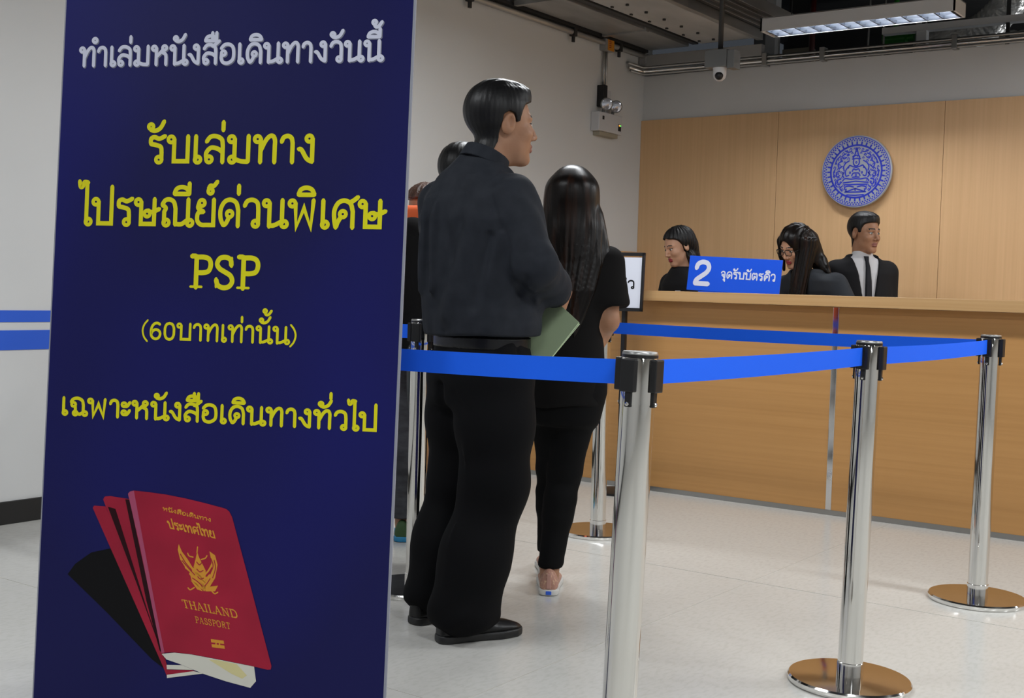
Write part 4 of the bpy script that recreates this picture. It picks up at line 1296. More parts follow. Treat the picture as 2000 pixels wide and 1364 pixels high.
class Person:
    """skeleton in a local frame (facing +y, right +x); fields shared by body and clothes"""

    def __init__(s, loc, rot, label, torso, head, hrot, neck, arms, legs, fem=False, scale=1.0, skin='skin', lips='lips', size=1.0):
        s.size = size
        s.loc, s.rot, s.label = loc, rot, label
        s.torso, s.head, s.neck, s.arms, s.legs = torso, np.array(head, F32), neck, arms, legs
        s.R = rotm(*hrot)
        s.fem, s.hs, s.skin, s.lips = fem, scale, skin, lips

    def hq(s, P):
        return ((P - s.head) @ s.R.astype(F32)) / F32(s.hs)

    def hp(s, q):
        return np.array(s.head) + s.R @ (np.array(q, float) * s.hs)

    def f_head(s, P, ears=True):
        d = head_field(s.hq(P), s.fem, ears) * s.hs
        a = s.hp((0, -.022, -.055))
        return smin(d, seg(P, a, s.neck, .053 - .010 * s.fem, .060 - .012 * s.fem), .025)

    def f_arm(s, P, i, grow=0.0, a=0.0):
        sh, elb, wr = s.arms[i][:3]
        k = .86 if s.fem else 1.0
        return chain(P, [sh, elb, wr], [.052 * k + grow, .040 * k + grow, .028 * k + grow], .02)

    def f_leg(s, P, i, grow=0.0):
        hip, kn, an = s.legs[i][:3]
        k = .92 if s.fem else 1.0
        d = chain(P, [hip, kn, an], [.080 * k + grow, .055 * k + grow, .038 * k + grow], .03)
        mid = (np.array(kn) * .72 + np.array(an) * .28) + np.array((0, -.012, 0))
        return smin(d, seg(P, mid, mid * .8 + np.array(an) * .2, .050 * k + grow, .046 * k + grow), .03)

    def f_body(s, P):
        d = stack(P, s.torso, -.012)
        for i in (0, 1):
            d = smin(d, s.f_arm(P, i), .03)
            d = smin(d, s.f_leg(P, i), .03)
            an, toe = s.legs[i][2], np.array(s.legs[i][3]) / np.linalg.norm(s.legs[i][3]) * .17
            d = smin(d, seg(P, (an[0], an[1], .045), (an[0] + toe[0] * .7, an[1] + toe[1] * .7, .03), .034, .024), .02)
        t = max(r[0] for r in s.torso)
        return smin(d, seg(P, s.neck, (s.neck[0], s.neck[1], t - .04), .055 - .01 * s.fem, .07), .03)

    def build(s, res=.011, hres=.0040, hres2=.004):
        root = s
        parts = []
        pts = np.array([r[1:3] for r in s.torso] + [a[:2] for arm in s.arms for a in arm[:3]] + [l[:2] for leg in s.legs for l in leg[:3]])
        lo, hi = pts.min(0) - .26, pts.max(0) + .26
        top = s.neck[2] + .02
        parts.append((*surface(s.f_body, (lo[0], lo[1], -.0), (hi[0], hi[1], top), res), None))
        c = s.head
        V, Q = surface(s.f_head, c - np.array((.13, .15, .22)) * s.hs, c + np.array((.13, .15, .15)) * s.hs, hres)
        keep = None
        parts.append((V, Q, 'head'))
        for i in (0, 1):
            a = s.arms[i]
            if len(a) > 3:
                wr, direc, palm, side, curl = a[2], *a[3:7]
                k = .9 if s.fem else 1.0
                fn = lambda P: smin(hand_field(P, wr, direc, palm, side, curl, k), seg(P, np.array(a[1]) * .3 + np.array(wr) * .7, wr, .029 * k, .024 * k), .02)
                w = np.array(wr)
                parts.append((*surface(fn, w - .22, w + .22, hres2), None))
        n, VV, QQ, SS = 0, [], [], []
        for V, Q, kind in parts:
            VV.append(V)
            QQ.append(Q + n)
            n += len(V)
            if kind == 'head':
                SS.append(head_material(s.hq(V[Q].mean(1)), s.fem))
            else:
                SS.append(np.zeros(len(Q), int))
        o = raw_mesh('person', np.concatenate(VV), np.concatenate(QQ), [s.skin, s.lips, 'brow', 'eye_dark', 'eye_white'], None, np.concatenate(SS))
        o.location = s.loc
        o.rotation_euler = (0, 0, math.radians(s.rot))
        o.scale = (s.size, s.size, s.size)
        tag(o, s.label, 'person')
        s.o = o
        return o

    def wear(s, name, fn, lo, hi, res, m, label=None, it=1):
        o = sdf_mesh(name, fn, lo, hi, res, m, s.o, None, it)
        if label:
            o['label'] = label
        return o


def strands(q, n, amp, seed=0):
    """locks running down the head"""
    a = np.arctan2(q[:, 0], q[:, 1] + .02)
    return amp * (np.sin(a * n + 2.5 * np.sin(q[:, 2] * 14 + seed)) + .6 * np.sin(a * n * 2.3 + 7 * q[:, 2] + seed))


def short_hair(p, thick=1.0, amp=.0009):
    def fn(P):
        q = p.hq(P)
        y, z = q[:, 1], q[:, 2]
        t = np.interp(z, [-.10, -.05, .0, .05, .09, .13], [.0015, .004, .0085, .013, .017, .020]).astype(F32) * thick
        t = t + .014 * np.clip((y - .02) * 14, 0, 1) * np.clip((z - .075) * 30, 0, 1)
        d = p.f_head(P, False) - t
        d += strands(q, 34, amp * .5) + amp * np.sin(q[:, 0] * 260 + 40 * y) * np.clip((z - .06) * 20, 0, 1)
        line = np.interp(y, [-.12, -.055, -.034, -.026, -.008, .010, .018, .030, .036, .048, .075, .11], [-.090, -.088, -.052, .026, .036, .030, .004, .008, .034, .056, .068, .074])
        d = smax(d, (line - z) * .8, .005)
        return smax(d, np.abs(q[:, 0]) - .12, .01)
    c = p.head
    return p.wear('hair', fn, c - .17, c + .19, .0036, 'hair_black', None, 1)


def shoe(p, i, m_upper, m_sole, length=.27, name='shoe', toe=None, width=.046):
    an, t = p.legs[i][2], p.legs[i][3]
    t = np.array((t[0], t[1], 0.0))
    t /= np.linalg.norm(t)
    sd = np.array((t[1], -t[0], 0))
    A = np.array((an[0], an[1], 0.0))

    def loc(P):
        q = P - A.astype(F32)
        return np.stack([q @ sd.astype(F32), q @ t.astype(F32), q[:, 2]], 1)

    def up(P):
        q = loc(P)
        y = q[:, 1]
        hw = np.interp(y, [-.075, -.05, 0, .06, .12, .17, .20], [.026, .034, .036, .042, .048, .040, .020])
        ht = np.interp(y, [-.075, -.04, 0, .05, .10, .15, .195], [.085, .092, .090, .078, .056, .046, .030])
        d = (np.sqrt((q[:, 0] / hw) ** 2 + (np.maximum(q[:, 2] - .02, 0) / (ht - .02)) ** 2) - 1) * .03
        d = smax(d, np.maximum(.018 - q[:, 2], np.maximum(-.075 - y, y - (length - .078))), .016)
        return d + .0012 * np.sin(y * 160) * np.clip((.11 - np.abs(y - .10)) * 30, 0, 1) * (q[:, 2] > .05)

    def so(P):
        q = loc(P)
        y = q[:, 1]
        hw = np.interp(y, [-.078, -.05, 0, .05, .12, .17, length - .075], [.028, .037, .037, .040, .051, .043, .022])
        d = np.abs(q[:, 0]) - hw
        d = smax(d, np.maximum(-.079 - y, y - (length - .074)), .02)
        return smax(d, np.maximum(q[:, 2] - .024, .001 - q[:, 2]), .004)
    lo = A + (-.25, -.25, -.006)
    hi = A + (.25, .25, .12)
    o = p.wear(name, up, lo, hi, .004, m_upper)
    sl = sdf_mesh('sole', so, lo, hi, .004, m_sole, o)
    return o


def mean_xy(*pts):
    return np.mean([np.array(p) for p in pts], 0)

# ---- the man in charcoal, standing in the queue: seen from behind and his right
RAD = math.radians
T8 = RAD(9)
man = Person(
    (-2.394, 3.003, 0), -19, 'man in charcoal shirt and black trousers standing with his back turned, face in profile',
    torso=[(.78, .02, .085, .155, .118, 0), (.86, .02, .085, .160, .116, 0), (.98, .016, .078, .165, .118, T8 * .5), (1.10, .010, .068, .180, .120, T8), (1.24, .004, .064, .190, .120, T8),
           (1.33, .0, .068, .165, .095, T8), (1.38, .0, .078, .105, .072, T8), (1.41, .0, .086, .07, .06, T8)],
    head=(.012, .142, 1.520), hrot=(-12, 2, 0), neck=(.004, .092, 1.40),
    arms=[((.152, .080, 1.290), (.250, .115, 1.100), (.125, .275, 1.025), (-.35, .75, -.25), (-.6, -.2, .1), 1, 1.1),
          ((-.150, .040, 1.290), (-.225, .11, 1.07), (-.05, .30, 1.0), (.45, .75, -.2), (.5, -.2, .1), -1, 1.1)],
    legs=[((.100, .085, .80), (.108, .085, .46), (.100, -.012, .085), (.10, .99)), ((-.080, .085, .80), (-.100, .100, .46), (-.122, .020, .085), (-.18, .98))], size=1.058)
man.build()


def m_shirt(P):
    d = stack(P, [(.865, .020, .085, .178, .148, .05), (.92, .020, .082, .190, .150, .06), (1.00, .018, .074, .190, .148, T8 * .6), (1.11, .012, .066, .198, .142, T8), (1.23, .004, .060, .202, .136, T8),
                  (1.30, .0, .060, .178, .114, T8), (1.36, .0, .068, .130, .090, T8), (1.395, .0, .078, .084, .074, T8), (1.425, .002, .089, .067, .066, T8), (1.452, .004, .098, .063, .063, T8)])
    for i in (0, 1):
        sh, el, wr = [np.array(v) for v in man.arms[i][:3]]
        d = smin(d, chain(P, [sh, el, el * .25 + wr * .75, wr], [.074, .066, .054, .040], .03), .03)
    d = smax(d, P[:, 2] - 1.449 + (P[:, 1] - .03) * .55, .006)
    # gathered folds
    d += ripple(P, 3, 46, .0068, (1, 1, .28)) + ripple(P, 8, 80, .0034, (1, 1, .4))
    b = -.095
    for x0, x1, w, dep in ((-.050, -.066, .015, -.010), (-.022, -.030, .013, .013), (.006, .0, .014, -.010), (.034, .030, .013, .006)):
        d += crease(P, (x0, b + .01, 1.30), (x1, b + .005, 1.02), w, dep * 1.5)
    d += crease(P, (.14, -.03, 1.24), (.06, -.075, .95), .020, -.012) + crease(P, (.10, -.06, 1.22), (.01, -.08, .97), .018, .009)
    d += crease(P, (.18, .0, 1.18), (.15, -.03, .98), .014, .009) + crease(P, (.21, .03, 1.22), (.235, .05, 1.12), .012, .006)
    d += crease(P, (.27, .06, 1.06), (.16, .10, 1.00), .013, .009) + crease(P, (.26, .10, 1.02), (.17, .19, .97), .010, -.007)
    d += crease(P, (.185, .07, 1.02), (.10, -.02, .95), .016, -.011) + crease(P, (.17, .05, .98), (.04, -.06, .90), .014, .008)
    d += crease(P, (-.11, -.06, 1.16), (-.10, -.05, .95), .022, .009) + crease(P, (-.14, -.04, 1.1), (-.13, -.03, .93), .016, -.007)
    d += crease(P, (-.15, -.055, 1.315), (.16, -.02, 1.315), .005, .0045)                     # yoke seam
    d += crease(P, (.150, -.02, 1.37), (.205, .02, 1.20), .007, .005)                          # sleeve seam
    d += crease(P, (.03, -.08, 1.24), (.10, -.045, 1.05), .018, .008) + crease(P, (-.12, -.06, 1.28), (-.06, -.09, 1.20), .016, .007) + crease(P, (.10, -.03, 1.31), (.12, -.03, 1.20), .012, -.008)
    hem = .886 + .012 * np.sin(P[:, 0] * 9 + 1.5) - .010 * np.cos(P[:, 0] * 14)
    return smax(d, hem - P[:, 2], .006)


man.wear('shirt', m_shirt, (-.40, -.18, .85), (.40, .40, 1.47), .0060, 'shirt_charcoal')


def m_collar(P):
    n = np.array((.004, .093, 1.420))
    q = (P - n.astype(F32))
    ax = np.array((.06, .42, .90))
    ax /= np.linalg.norm(ax)
    h = q @ ax.astype(F32)
    r = q - h[:, None] * ax.astype(F32)
    rr = np.sqrt((r * r).sum(1))
    d = np.abs(rr - (.0690 - .16 * h)) - .0042
    return smax(d, np.abs(h + .004) - .022, .003)


man.wear('collar', m_collar, (-.13, -.05, 1.35), (.13, .22, 1.50), .0038, 'shirt_charcoal')


def m_trousers(P):
    d = stack(P, [(.68, .012, .075, .148, .118, 0), (.76, .02, .082, .166, .130, 0), (.85, .02, .085, .164, .122, 0), (.915, .02, .084, .157, .116, 0)])
    for i, (rs) in enumerate(([.115, .112, .100, .098, .102], [.112, .105, .092, .090, .088])):
        hip, kn, an = [np.array(v) for v in man.legs[i][:3]]
        mid = kn * .45 + an * .55
        low = np.array((an[0], an[1] + .008, .10))
        d = smin(d, chain(P, [hip + (0, 0, -.04), kn * .5 + hip * .5, kn, mid, low], rs, .05), .03)
    d += ripple(P, 5, 30, .0042, (1, 1, .35)) + ripple(P, 2, 55, .0055, (.8, .8, 1.5)) * np.clip((.26 - P[:, 2]) * 5, 0, 1)
    d += crease(P, (.12, -.02, .62), (.12, -.08, .18), .010, -.009) + crease(P, (.0, -.04, .74), (-.01, -.06, .22), .016, .024)
    d += crease(P, (.08, -.05, .72), (.17, .02, .62), .014, .006) + crease(P, (.19, .10, .90), (.19, .09, .76), .005, .006)
    cuff = .030 + .035 * np.clip((P[:, 1] - .0) * 8, -.3, 1)
    return smax(d, cuff - P[:, 2], .008)


man.wear('trousers', m_trousers, (-.34, -.22, .0), (.34, .32, .93), .0066, 'trouser_black')
man.wear('waist_belt', lambda P: smax(np.abs(stack(P, [(.80, .02, .085, .161, .119, 0), (.95, .02, .085, .161, .119, 0)])) - .004, np.abs(P[:, 2] - .872) - .018, .003),
         (-.2, -.10, .83), (.23, .27, .91), .0045, 'leather_black')
for i in (0, 1):
    shoe(man, i, 'leather_black', 'black_rubber', .275)
short_hair(man)
# green folder in his hands
fo = empty('document_folder', man.loc, RAD(man.rot), 'pale green paper folder held by the man in charcoal', 'folder')
fo.scale = (1.058, 1.058, 1.058)
FM = Matrix.Translation((.112, .275, .912)) @ Matrix.Rotation(RAD(-6), 4, 'Z') @ Matrix.Rotation(RAD(24), 4, 'Y') @ Matrix.Rotation(RAD(-28), 4, 'X')
MB().box(-.085, .085, -.0035, -.0015, -.11, .075, M=FM).build('cover', 'folder_green', fo)
MB().box(-.083, .083, .0015, .0035, -.112, .072, M=FM @ Matrix.Rotation(RAD(-2), 4, 'X')).build('cover', 'folder_green', fo)
MB().box(-.080, .082, -.0014, .0014, -.107, .070, M=FM).build('paper_sheet', 'paper', fo)['label'] = 'white papers inside'

# ---- the woman with long hair ahead of him, back turned
wom = Person(
    (-2.462, 3.72, 0), 27, 'woman with long dark hair in black top and leggings, back turned, ahead of the man',
    torso=[(.72, .025, .0, .140, .120, 0), (.82, .025, .0, .146, .118, 0), (.96, .02, .0, .138, .100, 0), (1.08, .015, .0, .158, .105, 0), (1.17, .012, -.004, .168, .095, 0), (1.23, .012, .0, .140, .075, 0), (1.28, .012, .004, .075, .055, 0)],
    head=(.02, .012, 1.416), hrot=(6, -4, 0), neck=(.014, -.002, 1.29),
    arms=[((.160, -.005, 1.195), (.172, -.025, .985), (.105, .14, .865), (-.4, .85, -.15), (-.6, -.3, .3), 1, .6),
          ((-.148, -.005, 1.195), (-.195, -.01, .985), (-.08, .18, .95), (.5, .8, -.1), (.6, -.3, .3), -1, .6)],
    legs=[((.075, .0, .74), (.022, .01, .42), (-.012, -.070, .075), (-.10, .99)), ((-.045, .02, .74), (-.030, .11, .42), (-.050, .20, .075), (-.14, .98))],
    fem=True, scale=.93, skin='skin')
wom.build()


def w_top(P):
    d = stack(P, [(.655, .016, .0, .142, .134, 0), (.74, .016, .0, .146, .134, 0), (.82, .016, .0, .145, .130, 0), (.96, .014, .0, .136, .114, 0), (1.08, .016, .0, .172, .118, 0), (1.17, .012, -.004, .180, .104, 0), (1.225, .012, .0, .150, .084, 0),
                  (1.265, .012, .004, .080, .060, 0)])
    for i in (0, 1):
        sh, el, wr = [np.array(v) for v in wom.arms[i][:3]]
        e2 = sh * .34 + el * .66
        a = chain(P, [sh, sh * .5 + el * .5, e2], [.062, .064, .076], .03)
        t = (e2 - sh) / np.linalg.norm(e2 - sh)
        a = smax(a, (P - e2.astype(F32)) @ t.astype(F32) - .02 - .004 * np.sin(P[:, 1] * 60), .006)
        d = smin(d, a, .03)
    d += ripple(P, 11, 26, .0030, (1, 1, .6))
    return smax(d, .675 + .006 * np.sin(P[:, 0] * 25) - P[:, 2], .008)


wom.wear('tunic', w_top, (-.34, -.20, .64), (.36, .22, 1.30), .0062, 'top_black')


def w_leg(P):
    d = stack(P, [(.60, .02, .0, .122, .110, 0), (.72, .025, .0, .142, .122, 0), (.80, .025, .0, .142, .116, 0)])
    for i in (0, 1):
        d = smin(d, wom.f_leg(P, i, .009), .03)
    d += ripple(P, 4, 70, .0022, (.3, .3, 1.6)) * np.clip(1 - np.abs(P[:, 2] - .40) * 7, 0, 1) + ripple(P, 14, 90, .002, (.3, .3, 1.6)) * np.clip((.2 - P[:, 2]) * 9, 0, 1)
    return smax(d, .088 - P[:, 2], .006)


wom.wear('leggings', w_leg, (-.24, -.20, .07), (.24, .32, .82), .0062, 'legging_black')
for i in (0, 1):
    so_ = shoe(wom, i, 'shoe_pink', 'sole_white', .235)
    an_, t_ = wom.legs[i][2], np.array((*wom.legs[i][3], 0.0))
    t_ /= np.linalg.norm(t_)
    Mh = Matrix.Translation((an_[0], an_[1], 0)) @ Matrix.Rotation(math.atan2(-t_[0], t_[1]), 4, 'Z')
    MB().box(-.010, .010, -.083, -.078, .006, .019, M=Mh, bev=.002).build('heel_patch', 'sole_blue' if False else 'blue_paint', so_)['label'] = 'blue heel patch'
    MB().box(-.008, .008, -.079, -.068, .026, .080, M=Mh, bev=.003).build('heel_strip', 'shoe_panel', so_)


def long_hair(p, length, mat_='hair_dark', amp=.0008, res=.0040):
    """smooth straight hair falling from the crown over the back"""
    H = np.array(p.head)

    def fn(P):
        q = p.hq(P)
        z = P[:, 2] - H[2]
        d = p.f_head(P, False) - .020
        t = -z / length
        K = [-.20, 0, .2, .45, .65, .85, 1]
        cx = H[0] + np.interp(t, K, [0, 0, .004, .006, .0, -.004, -.010])
        cy = H[1] + np.interp(t, K, [-.02, -.030, -.055, -.085, -.112, -.122, -.124])
        rx = np.interp(t, K, [.070, .094, .110, .122, .108, .070, .040])
        ry = np.interp(t, K, [.075, .088, .074, .052, .042, .030, .016])
        s = (np.sqrt(((P[:, 0] - cx) / rx) ** 2 + ((P[:, 1] - cy) / ry) ** 2) - 1) * np.minimum(rx, ry) * .9
        ragged = .025 * np.sin((P[:, 0] - cx) * 70) + .012 * np.sin((P[:, 0] - cx) * 190 + 2)
        s = smax(s, np.maximum(z - .06, -z - length + ragged), .03)
        a = np.arctan2(P[:, 0] - cx, P[:, 1] - cy)
        f = np.clip(.25 + t * 2.2, .15, 1.6)
        lock = amp * f * (np.sin(a * 21 + 1.6 * np.sin(z * 8)) + .7 * np.sin(a * 47 + 9 * z) + .6 * np.sin(a * 11 + 5 * z))
        d = smin(d, s, .05) + lock
        # the wisps that fall over the right shoulder
        w = chain(P, [H + (.085, -.03, -.06), H + (.128, -.035, -.20), H + (.160, -.020, -.30), H + (.165, .010, -.36)], [.030, .026, .014, .006], .02)
        d = smin(d, w + lock, .03)
        return smax(d, -ell(q, (0, .115, -.03), (.058, .085, .110)), .008)
    return p.wear('hair', fn, H + np.array((-.20, -.20, -length - .03)), H + np.array((.22, .17, .16)), res, mat_)


long_hair(wom, .50)

# ---- person with an orange backpack beside the banner, mostly hidden
org = Person(
    (-3.325, 4.005, 0), 30, 'brown-haired person in dark top, grey jeans and green shoes half hidden behind the banner',
    torso=[(.74, 0, 0, .155, .115, 0), (.90, 0, 0, .150, .110, 0), (1.08, 0, 0, .170, .115, 0), (1.18, 0, 0, .180, .105, 0), (1.26, 0, 0, .085, .065, 0)],
    head=(-.030, .02, 1.400), hrot=(-10, 0, 0), neck=(-.01, 0, 1.27),
    arms=[((.19, 0, 1.19), (.22, .02, .97), (.12, .18, .98)), ((-.19, 0, 1.19), (-.23, .0, .95), (-.24, .06, .74))],
    legs=[((.085, 0, .74), (.09, .01, .42), (.075, -.02, .08), (.05, 1)), ((-.085, 0, .74), (-.09, .01, .42), (-.10, .03, .08), (-.1, 1))], scale=.95)
org.build(.012, .005)
org.wear('top', lambda P: smin(stack(P, org.torso, .018), smin(org.f_arm(P, 0, .018), org.f_arm(P, 1, .018), .02), .03) + ripple(P, 21, 24, .003), (-.36, -.2, .70), (.36, .28, 1.30), .010, 'top_black')
org.wear('jeans', lambda P: smax(smin(smin(stack(P, org.torso[:2], .008), org.f_leg(P, 0, .026), .03), org.f_leg(P, 1, .026), .03) + ripple(P, 22, 40, .004, (.6, .6, 1.6)), .095 - P[:, 2], .008),
         (-.26, -.2, .08), (.26, .2, .9), .0075, 'denim_grey')
for i in (0, 1):
    shoe(org, i, 'shoe_green', 'sole_blue', .27)
org.wear('hair', lambda P: smax(smin(org.f_head(P, False) - .020, seg(P, org.hp((0, -.05, .0)), org.hp((0, -.06, -.12)), .075, .060), .03) + strands(org.hq(P), 20, .002), np.maximum(-.13 - org.hq(P)[:, 2], smax(org.hq(P)[:, 1] - .03, .06 - org.hq(P)[:, 2], .02)) * .9, .008), org.head - .20, org.head + .17, .005, 'hair_brown')
bk = empty('backpack', org.loc, RAD(30), 'orange backpack worn by the brown-haired person beside the banner', 'backpack')


def pack(P):
    q = np.abs(P - np.array((0, -.190, 1.10), F32)) - np.array((.135, .035, .285), F32)
    d = np.sqrt((np.maximum(q, 0) ** 2).sum(1)) + np.minimum(q.max(1), 0) - .035
    r = np.abs(P - np.array((0, -.245, .98), F32)) - np.array((.105, .014, .12), F32)
    d2 = np.sqrt((np.maximum(r, 0) ** 2).sum(1)) + np.minimum(r.max(1), 0) - .022
    return smin(d, d2, .012) + ripple(P, 77, 40, .002)


sdf_mesh('main_bag', pack, (-.22, -.36, .74), (.22, -.10, 1.46), .007, 'jacket_orange', bk)
MB().tube([(.11, -.135, 1.30), (.12, -.03, 1.29), (.12, .08, 1.22), (.12, .135, 1.08), (.13, .08, .95), (.13, -.12, .86)], .014, 8).build('shoulder_strap', 'strap_red', bk, True)
MB().tube([(-.11, -.135, 1.30), (-.12, -.03, 1.29), (-.12, .08, 1.22), (-.12, .135, 1.08), (-.13, .08, .95), (-.13, -.12, .86)], .014, 8).build('shoulder_strap', 'strap_red', bk, True)
sb = MB()
sb.tube([(-.01, -.250, .87), (-.008, -.265, .81), (-.025, -.268, .76), (-.012, -.268, .71), (.006, -.268, .67), (.004, -.268, .63)], .008, 8)
sb.tube([(.004 + .016 * math.cos(a), -.268, .608 + .024 * math.sin(a)) for a in np.linspace(0, 2 * math.pi, 17)[:-1]], .005, 8, closed=True)
sb.ball((-.018, -.268, .765), (.016, .012, .020), 10)
sb.build('hanging_strap', 'strap_red', bk, True)['label'] = 'orange strap hanging from the bag'

# ---- dark-haired person between the two of them
dk = Person(
    (-2.935, 3.708, 0), 22, 'dark-haired person in black top and grey shorts behind the man in charcoal',
    torso=[(.80, 0, 0, .165, .118, 0), (.98, 0, 0, .165, .118, 0), (1.15, 0, 0, .190, .120, 0), (1.28, 0, 0, .195, .105, 0), (1.37, 0, 0, .085, .07, 0)],
    head=(-.005, .03, 1.515), hrot=(-20, 0, 0), neck=(.0, .0, 1.37),
    arms=[((.20, 0, 1.285), (.235, -.02, 1.03), (.225, .04, .80)), ((-.20, 0, 1.285), (-.212, -.02, 1.02), (-.205, .04, .80))],
    legs=[((.09, 0, .80), (.09, .02, .45), (.075, -.01, .085), (.1, 1)), ((-.09, 0, .80), (-.09, .02, .45), (-.08, .01, .085), (-.1, 1))])
dk.build(.012, .005)
dk.wear('shirt', lambda P: smax(smin(stack(P, dk.torso, .018), smin(dk.f_arm(P, 0, .024), dk.f_arm(P, 1, .024), .02), .03) + ripple(P, 31, 24, .003), .84 - P[:, 2], .006), (-.36, -.2, .80), (.36, .30, 1.42), .009, 'top_black')
dk.wear('shorts', lambda P: smax(smin(smin(stack(P, dk.torso[:2], .012), dk.f_leg(P, 0, .034), .03), dk.f_leg(P, 1, .034), .03) + ripple(P, 32, 24, .004), .50 - P[:, 2], .008), (-.26, -.2, .45), (.26, .2, .95), .009, 'shorts_grey')
for i in (0, 1):
    shoe(dk, i, 'leather_black', 'black_rubber', .27)
short_hair(dk)


# ---- staff behind the counter
def suit(p, grow=.020, m='suit_black', vneck=(.10, .05), hem=.78, res=.0062, seed=40, name='jacket'):
    """jacket with sleeves and lapel opening"""
    def fn(P):
        d = stack(P, p.torso, grow)
        for i in (0, 1):
            sh, el, wr = [np.array(v) for v in p.arms[i][:3]]
            d = smin(d, chain(P, [sh, el, wr], [.052 + grow, .046 + grow, .034 + grow], .03), .03)
        d += ripple(P, seed, 24, .0028, (1, 1, .6))
        top = max(r[0] for r in p.torso)
        if vneck:
            r0 = sorted(p.torso)[-2]
            c, s_ = math.cos(r0[5]), math.sin(r0[5])
            x = c * (P[:, 0] - r0[1]) + s_ * (P[:, 1] - r0[2])
            y = -s_ * (P[:, 0] - r0[1]) + c * (P[:, 1] - r0[2])
            depth = top - P[:, 2]
            w = np.interp(depth, [-.1, .0, .10, vneck[1] + .2], [.075, vneck[0], vneck[0] * .72, 0.0])
            cut = np.maximum(np.abs(x) - w, -y + .015)
            d = smax(d, -cut, .005)
        return smax(d, hem - P[:, 2], .006)
    pts = np.array([r[1:3] for r in p.torso] + [a[:2] for arm in p.arms for a in arm[:3]])
    lo, hi = pts.min(0) - .24, pts.max(0) + .24
    return p.wear(name, fn, (lo[0], lo[1], hem - .03), (hi[0], hi[1], max(r[0] for r in p.torso) + .06), res, m)


def trousers(p, m='suit_black'):
    t = sorted(p.torso)[:2]
    pts = np.array([l[:2] for leg in p.legs for l in leg[:3]])
    lo, hi = pts.min(0) - .22, pts.max(0) + .22
    p.wear('trousers', lambda P: smax(smin(smin(stack(P, t, .012), p.f_leg(P, 0, .02), .03), p.f_leg(P, 1, .02), .03), .06 - P[:, 2], .006), (lo[0], lo[1], .04), (hi[0], hi[1], t[1][0] + .03), .012, m)
    for i in (0, 1):
        shoe(p, i, 'leather_black', 'black_rubber', .25)


def staff_legs(y=0.0):
    return [((.085, y, .76), (.09, y + .01, .43), (.09, y - .02, .08), (.15, 1)), ((-.085, y, .76), (-.09, y + .01, .43), (-.09, y - .02, .08), (-.15, 1))]


# woman at the left of the sign, looking down to the left
s1 = Person(
    (-3.625, 6.93, 0), 152, 'woman in black jacket looking down behind the counter, left of the blue sign',
    torso=[(.78, 0, 0, .155, .115, 0), (.94, 0, .01, .145, .105, 0), (1.06, 0, .02, .165, .112, 0), (1.15, 0, .035, .172, .100, 0), (1.20, 0, .045, .130, .078, 0), (1.245, 0, .055, .075, .060, 0)],
    head=(.0, .100, 1.385), hrot=(-2, -17, 3), neck=(0, .062, 1.25),
    arms=[((.178, .030, 1.155), (.255, .03, .95), (.12, .22, .94), (-.5, .8, -.2), (-.3, -.2, -.8), 1, .6),
          ((-.17, .035, 1.155), (-.225, .06, .95), (-.10, .22, .94), (.5, .8, -.2), (.3, -.2, -.8), -1, .6)],
    legs=staff_legs(), fem=True, scale=.96, skin='skin_light', lips='lipstick')
s1.build(.011, .0038)
suit(s1, .020, 'suit_black', None, seed=41)
trousers(s1)


def updo(P):
    q = s1.hq(P)
    d = ell(q, (0, -.016, .042), (.090, .112, .098))
    d = smin(d, seg(q, (0, -.085, -.02), (.035, -.10, -.20), .050, .055), .05)
    d = smin(d, seg(q, (-.055, -.035, -.08), (-.080, .01, -.175), .036, .040), .03)
    d = smin(d, seg(q, (.060, -.035, -.08), (.085, -.01, -.22), .036, .034), .03)
    d += strands(q, 22, .0026)
    line = np.interp(q[:, 1], [-.12, -.045, -.020, .0, .015, .035, .055, .10], [-.30, -.28, -.12, -.04, .020, .052, .068, .080])
    d2 = np.maximum(line - q[:, 2], 0) * .8
    face = ell(q, (.008, .105, -.030), (.066, .090, .116))
    return smax(smax(d, d2 - .004, .006), -face, .008) * .96


s1.wear('hair', updo, s1.head - np.array((.17, .20, .28)), s1.head + .17, .0042, 'hair_black')
MB().box(-.112, -.060, .150, .156, 1.100, 1.112, bev=.001).build('name_badge', 'white_plastic', s1.o)

# woman in glasses with long straight hair leaning over the counter
s2 = Person(
    (-2.775, 7.00, 0), 172, 'woman in glasses with long straight hair leaning over the counter',
    torso=[(.78, 0, 0, .155, .115, 0), (.92, 0, .04, .150, .112, 0), (1.04, .0, .10, .165, .115, -.15), (1.13, .0, .15, .180, .105, -.2), (1.19, .0, .18, .165, .085, -.2), (1.235, .0, .205, .085, .065, -.2)],
    head=(.035, .275, 1.385), hrot=(-14, -24, -4), neck=(.012, .225, 1.245),
    arms=[((.155, .155, 1.15), (.205, .20, .93), (.06, .36, .99), (-.5, .7, -.1), (-.1, -.1, -.9), 1, .5),
          ((-.165, .165, 1.165), (-.285, .20, 1.00), (-.345, .31, .95), (-.2, .9, -.1), (.1, -.1, -.9), -1, .5)],
    legs=staff_legs(), fem=True, scale=.97, skin='skin_light', lips='lipstick')
s2.build(.011, .0038)
suit(s2, .022, 'suit_grey', (.05, .02), seed=44)
trousers(s2)


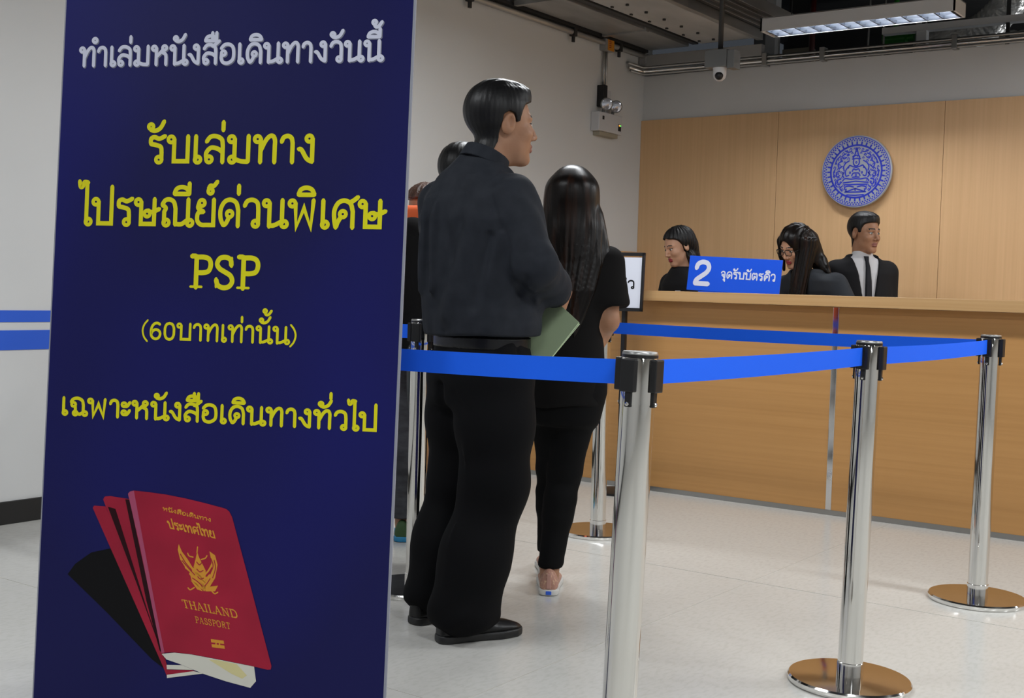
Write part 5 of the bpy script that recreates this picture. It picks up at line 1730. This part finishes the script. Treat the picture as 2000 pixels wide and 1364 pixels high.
def straight(P):
    q = s2.hq(P)
    d = ell(q, (0, -.014, .040), (.089, .111, .100))
    H = s2.head
    z = P[:, 2] - H[2]
    # curtain falling beside the face, on her left (picture right) in front of the shoulder
    t = np.clip(-z / .36, 0, 1)
    c = s2.hp((-.062, .010, .0))
    cx, cy = c[0] + .022 * t - .01, c[1] + .055 * t - .02
    lock = .0028 * (np.sin(np.arctan2(P[:, 0] - cx, P[:, 1] - cy) * 15 + 8 * z) + .6 * np.sin(P[:, 0] * 190 + 20 * z))
    s = (np.sqrt(((P[:, 0] - cx) / (.058 - .012 * t)) ** 2 + ((P[:, 1] - cy) / (.062 - .02 * t)) ** 2) - 1) * .045
    s = smax(s, np.maximum(z - .05, -z - .345), .02)
    d = smin(d, s, .03)
    # back fall over the shoulder
    b = seg(P, s2.hp((-.02, -.09, .0)), s2.hp((-.085, -.085, -.16)), .060, .042)
    d = smin(d, b, .04)
    b2 = seg(P, s2.hp((-.075, -.075, -.12)), (H[0] - .185, H[1] - .10, H[2] - .165), .034, .010)
    d = smin(d, b2, .03)
    # thin lock on the far side of the face
    b3 = chain(P, [s2.hp((.070, .045, .05)), s2.hp((.077, .055, -.03)), s2.hp((.066, .070, -.125))], [.020, .016, .009], .02)
    d = smin(d, b3, .02) + lock
    face = ell(q, (.008, .118, -.035), (.064, .084, .114))
    return smax(d, -face, .007)


s2.wear('hair', straight, s2.head - np.array((.25, .24, .37)), s2.head + .17, .0042, 'hair_dark')
gb = MB()
for sx in (-1, 1):
    ring = [s2.hp((sx * .033 + .025 * math.copysign(abs(math.cos(a)) ** .7, math.cos(a)), .104 - .25 * abs(sx * .033 + .025 * math.cos(a)) ** 1.6, .001 + .018 * math.copysign(abs(math.sin(a)) ** .7, math.sin(a)))) for a in np.linspace(0, 2 * math.pi, 25)[:-1]]
    gb.tube(ring, .0021, 8, closed=True)
    gb.tube([s2.hp((sx * .058, .100, .006)), s2.hp((sx * .078, .085, .008)), s2.hp((sx * .083, .0, .006))], .0018, 6)
gb.tube([s2.hp((-.009, .106, .004)), s2.hp((0, .108, .006)), s2.hp((.009, .106, .004))], .0018, 6)
gb.build('glasses', 'black_plastic', s2.o, True)
MB().ball(s2.hp((.078, .060, .032)), .007, 10).build('hair_clip', 'white_plastic', s2.o)
pb = MB()
pb.ball((-.083, .268, 1.080), (.007, .004, .010), 8)
pb.ball((-.078, .271, 1.062), (.009, .004, .007), 8)
pb.build('brooch', 'brass', s2.o)

# man in the dark suit and tie turning to the right
s3 = Person(
    (-2.672, 7.33, 0), 222, 'man in dark suit, white shirt and black tie behind the woman in glasses',
    torso=[(.80, 0, 0, .165, .118, 0), (.96, 0, 0, .165, .118, 0), (1.12, 0, 0, .168, .118, 0), (1.25, 0, 0, .168, .100, 0), (1.31, 0, 0, .135, .078, 0), (1.345, 0, 0, .080, .064, 0)],
    head=(0, .030, 1.490), hrot=(26, -2, 0), neck=(0, .005, 1.345),
    arms=[((.158, 0, 1.255), (.185, -.03, 1.0), (.19, .08, .80)), ((-.158, 0, 1.255), (-.185, -.03, 1.0), (-.19, .08, .80))],
    legs=staff_legs(), skin='skin')
s3.build(.011, .0038)
suit(s3, .022, 'suit_black', (.085, .28), seed=47)
s3.wear('shirt', lambda P: smin(stack(P, s3.torso, .008), seg(P, (0, .002, 1.33), (0, .010, 1.372), .066, .062), .01), (-.24, -.16, .80), (.24, .17, 1.385), .0055, 'shirt_white')
tb = MB()
rows = [(1.352, .0165, .072), (1.326, .013, .084), (1.32, .0115, .088), (1.28, .015, .108), (1.20, .020, .124), (1.05, .024, .137), (.95, .026, .137)]
vs = []
for z_, w_, y_ in rows:
    vs += [(-w_, y_, z_), (w_, y_, z_), (w_ * .6, y_ + .008, z_), (-w_ * .6, y_ + .008, z_)]
fs = [(4 * i + j, 4 * i + (j + 1) % 4, 4 * i + 4 + (j + 1) % 4, 4 * i + 4 + j) for i in range(len(rows) - 1) for j in range(4)] + [(0, 3, 2, 1), (24, 25, 26, 27)]
tb.add(vs, fs).build('necktie', 'tie_black', s3.o)
trousers(s3)
short_hair(s3, .95)
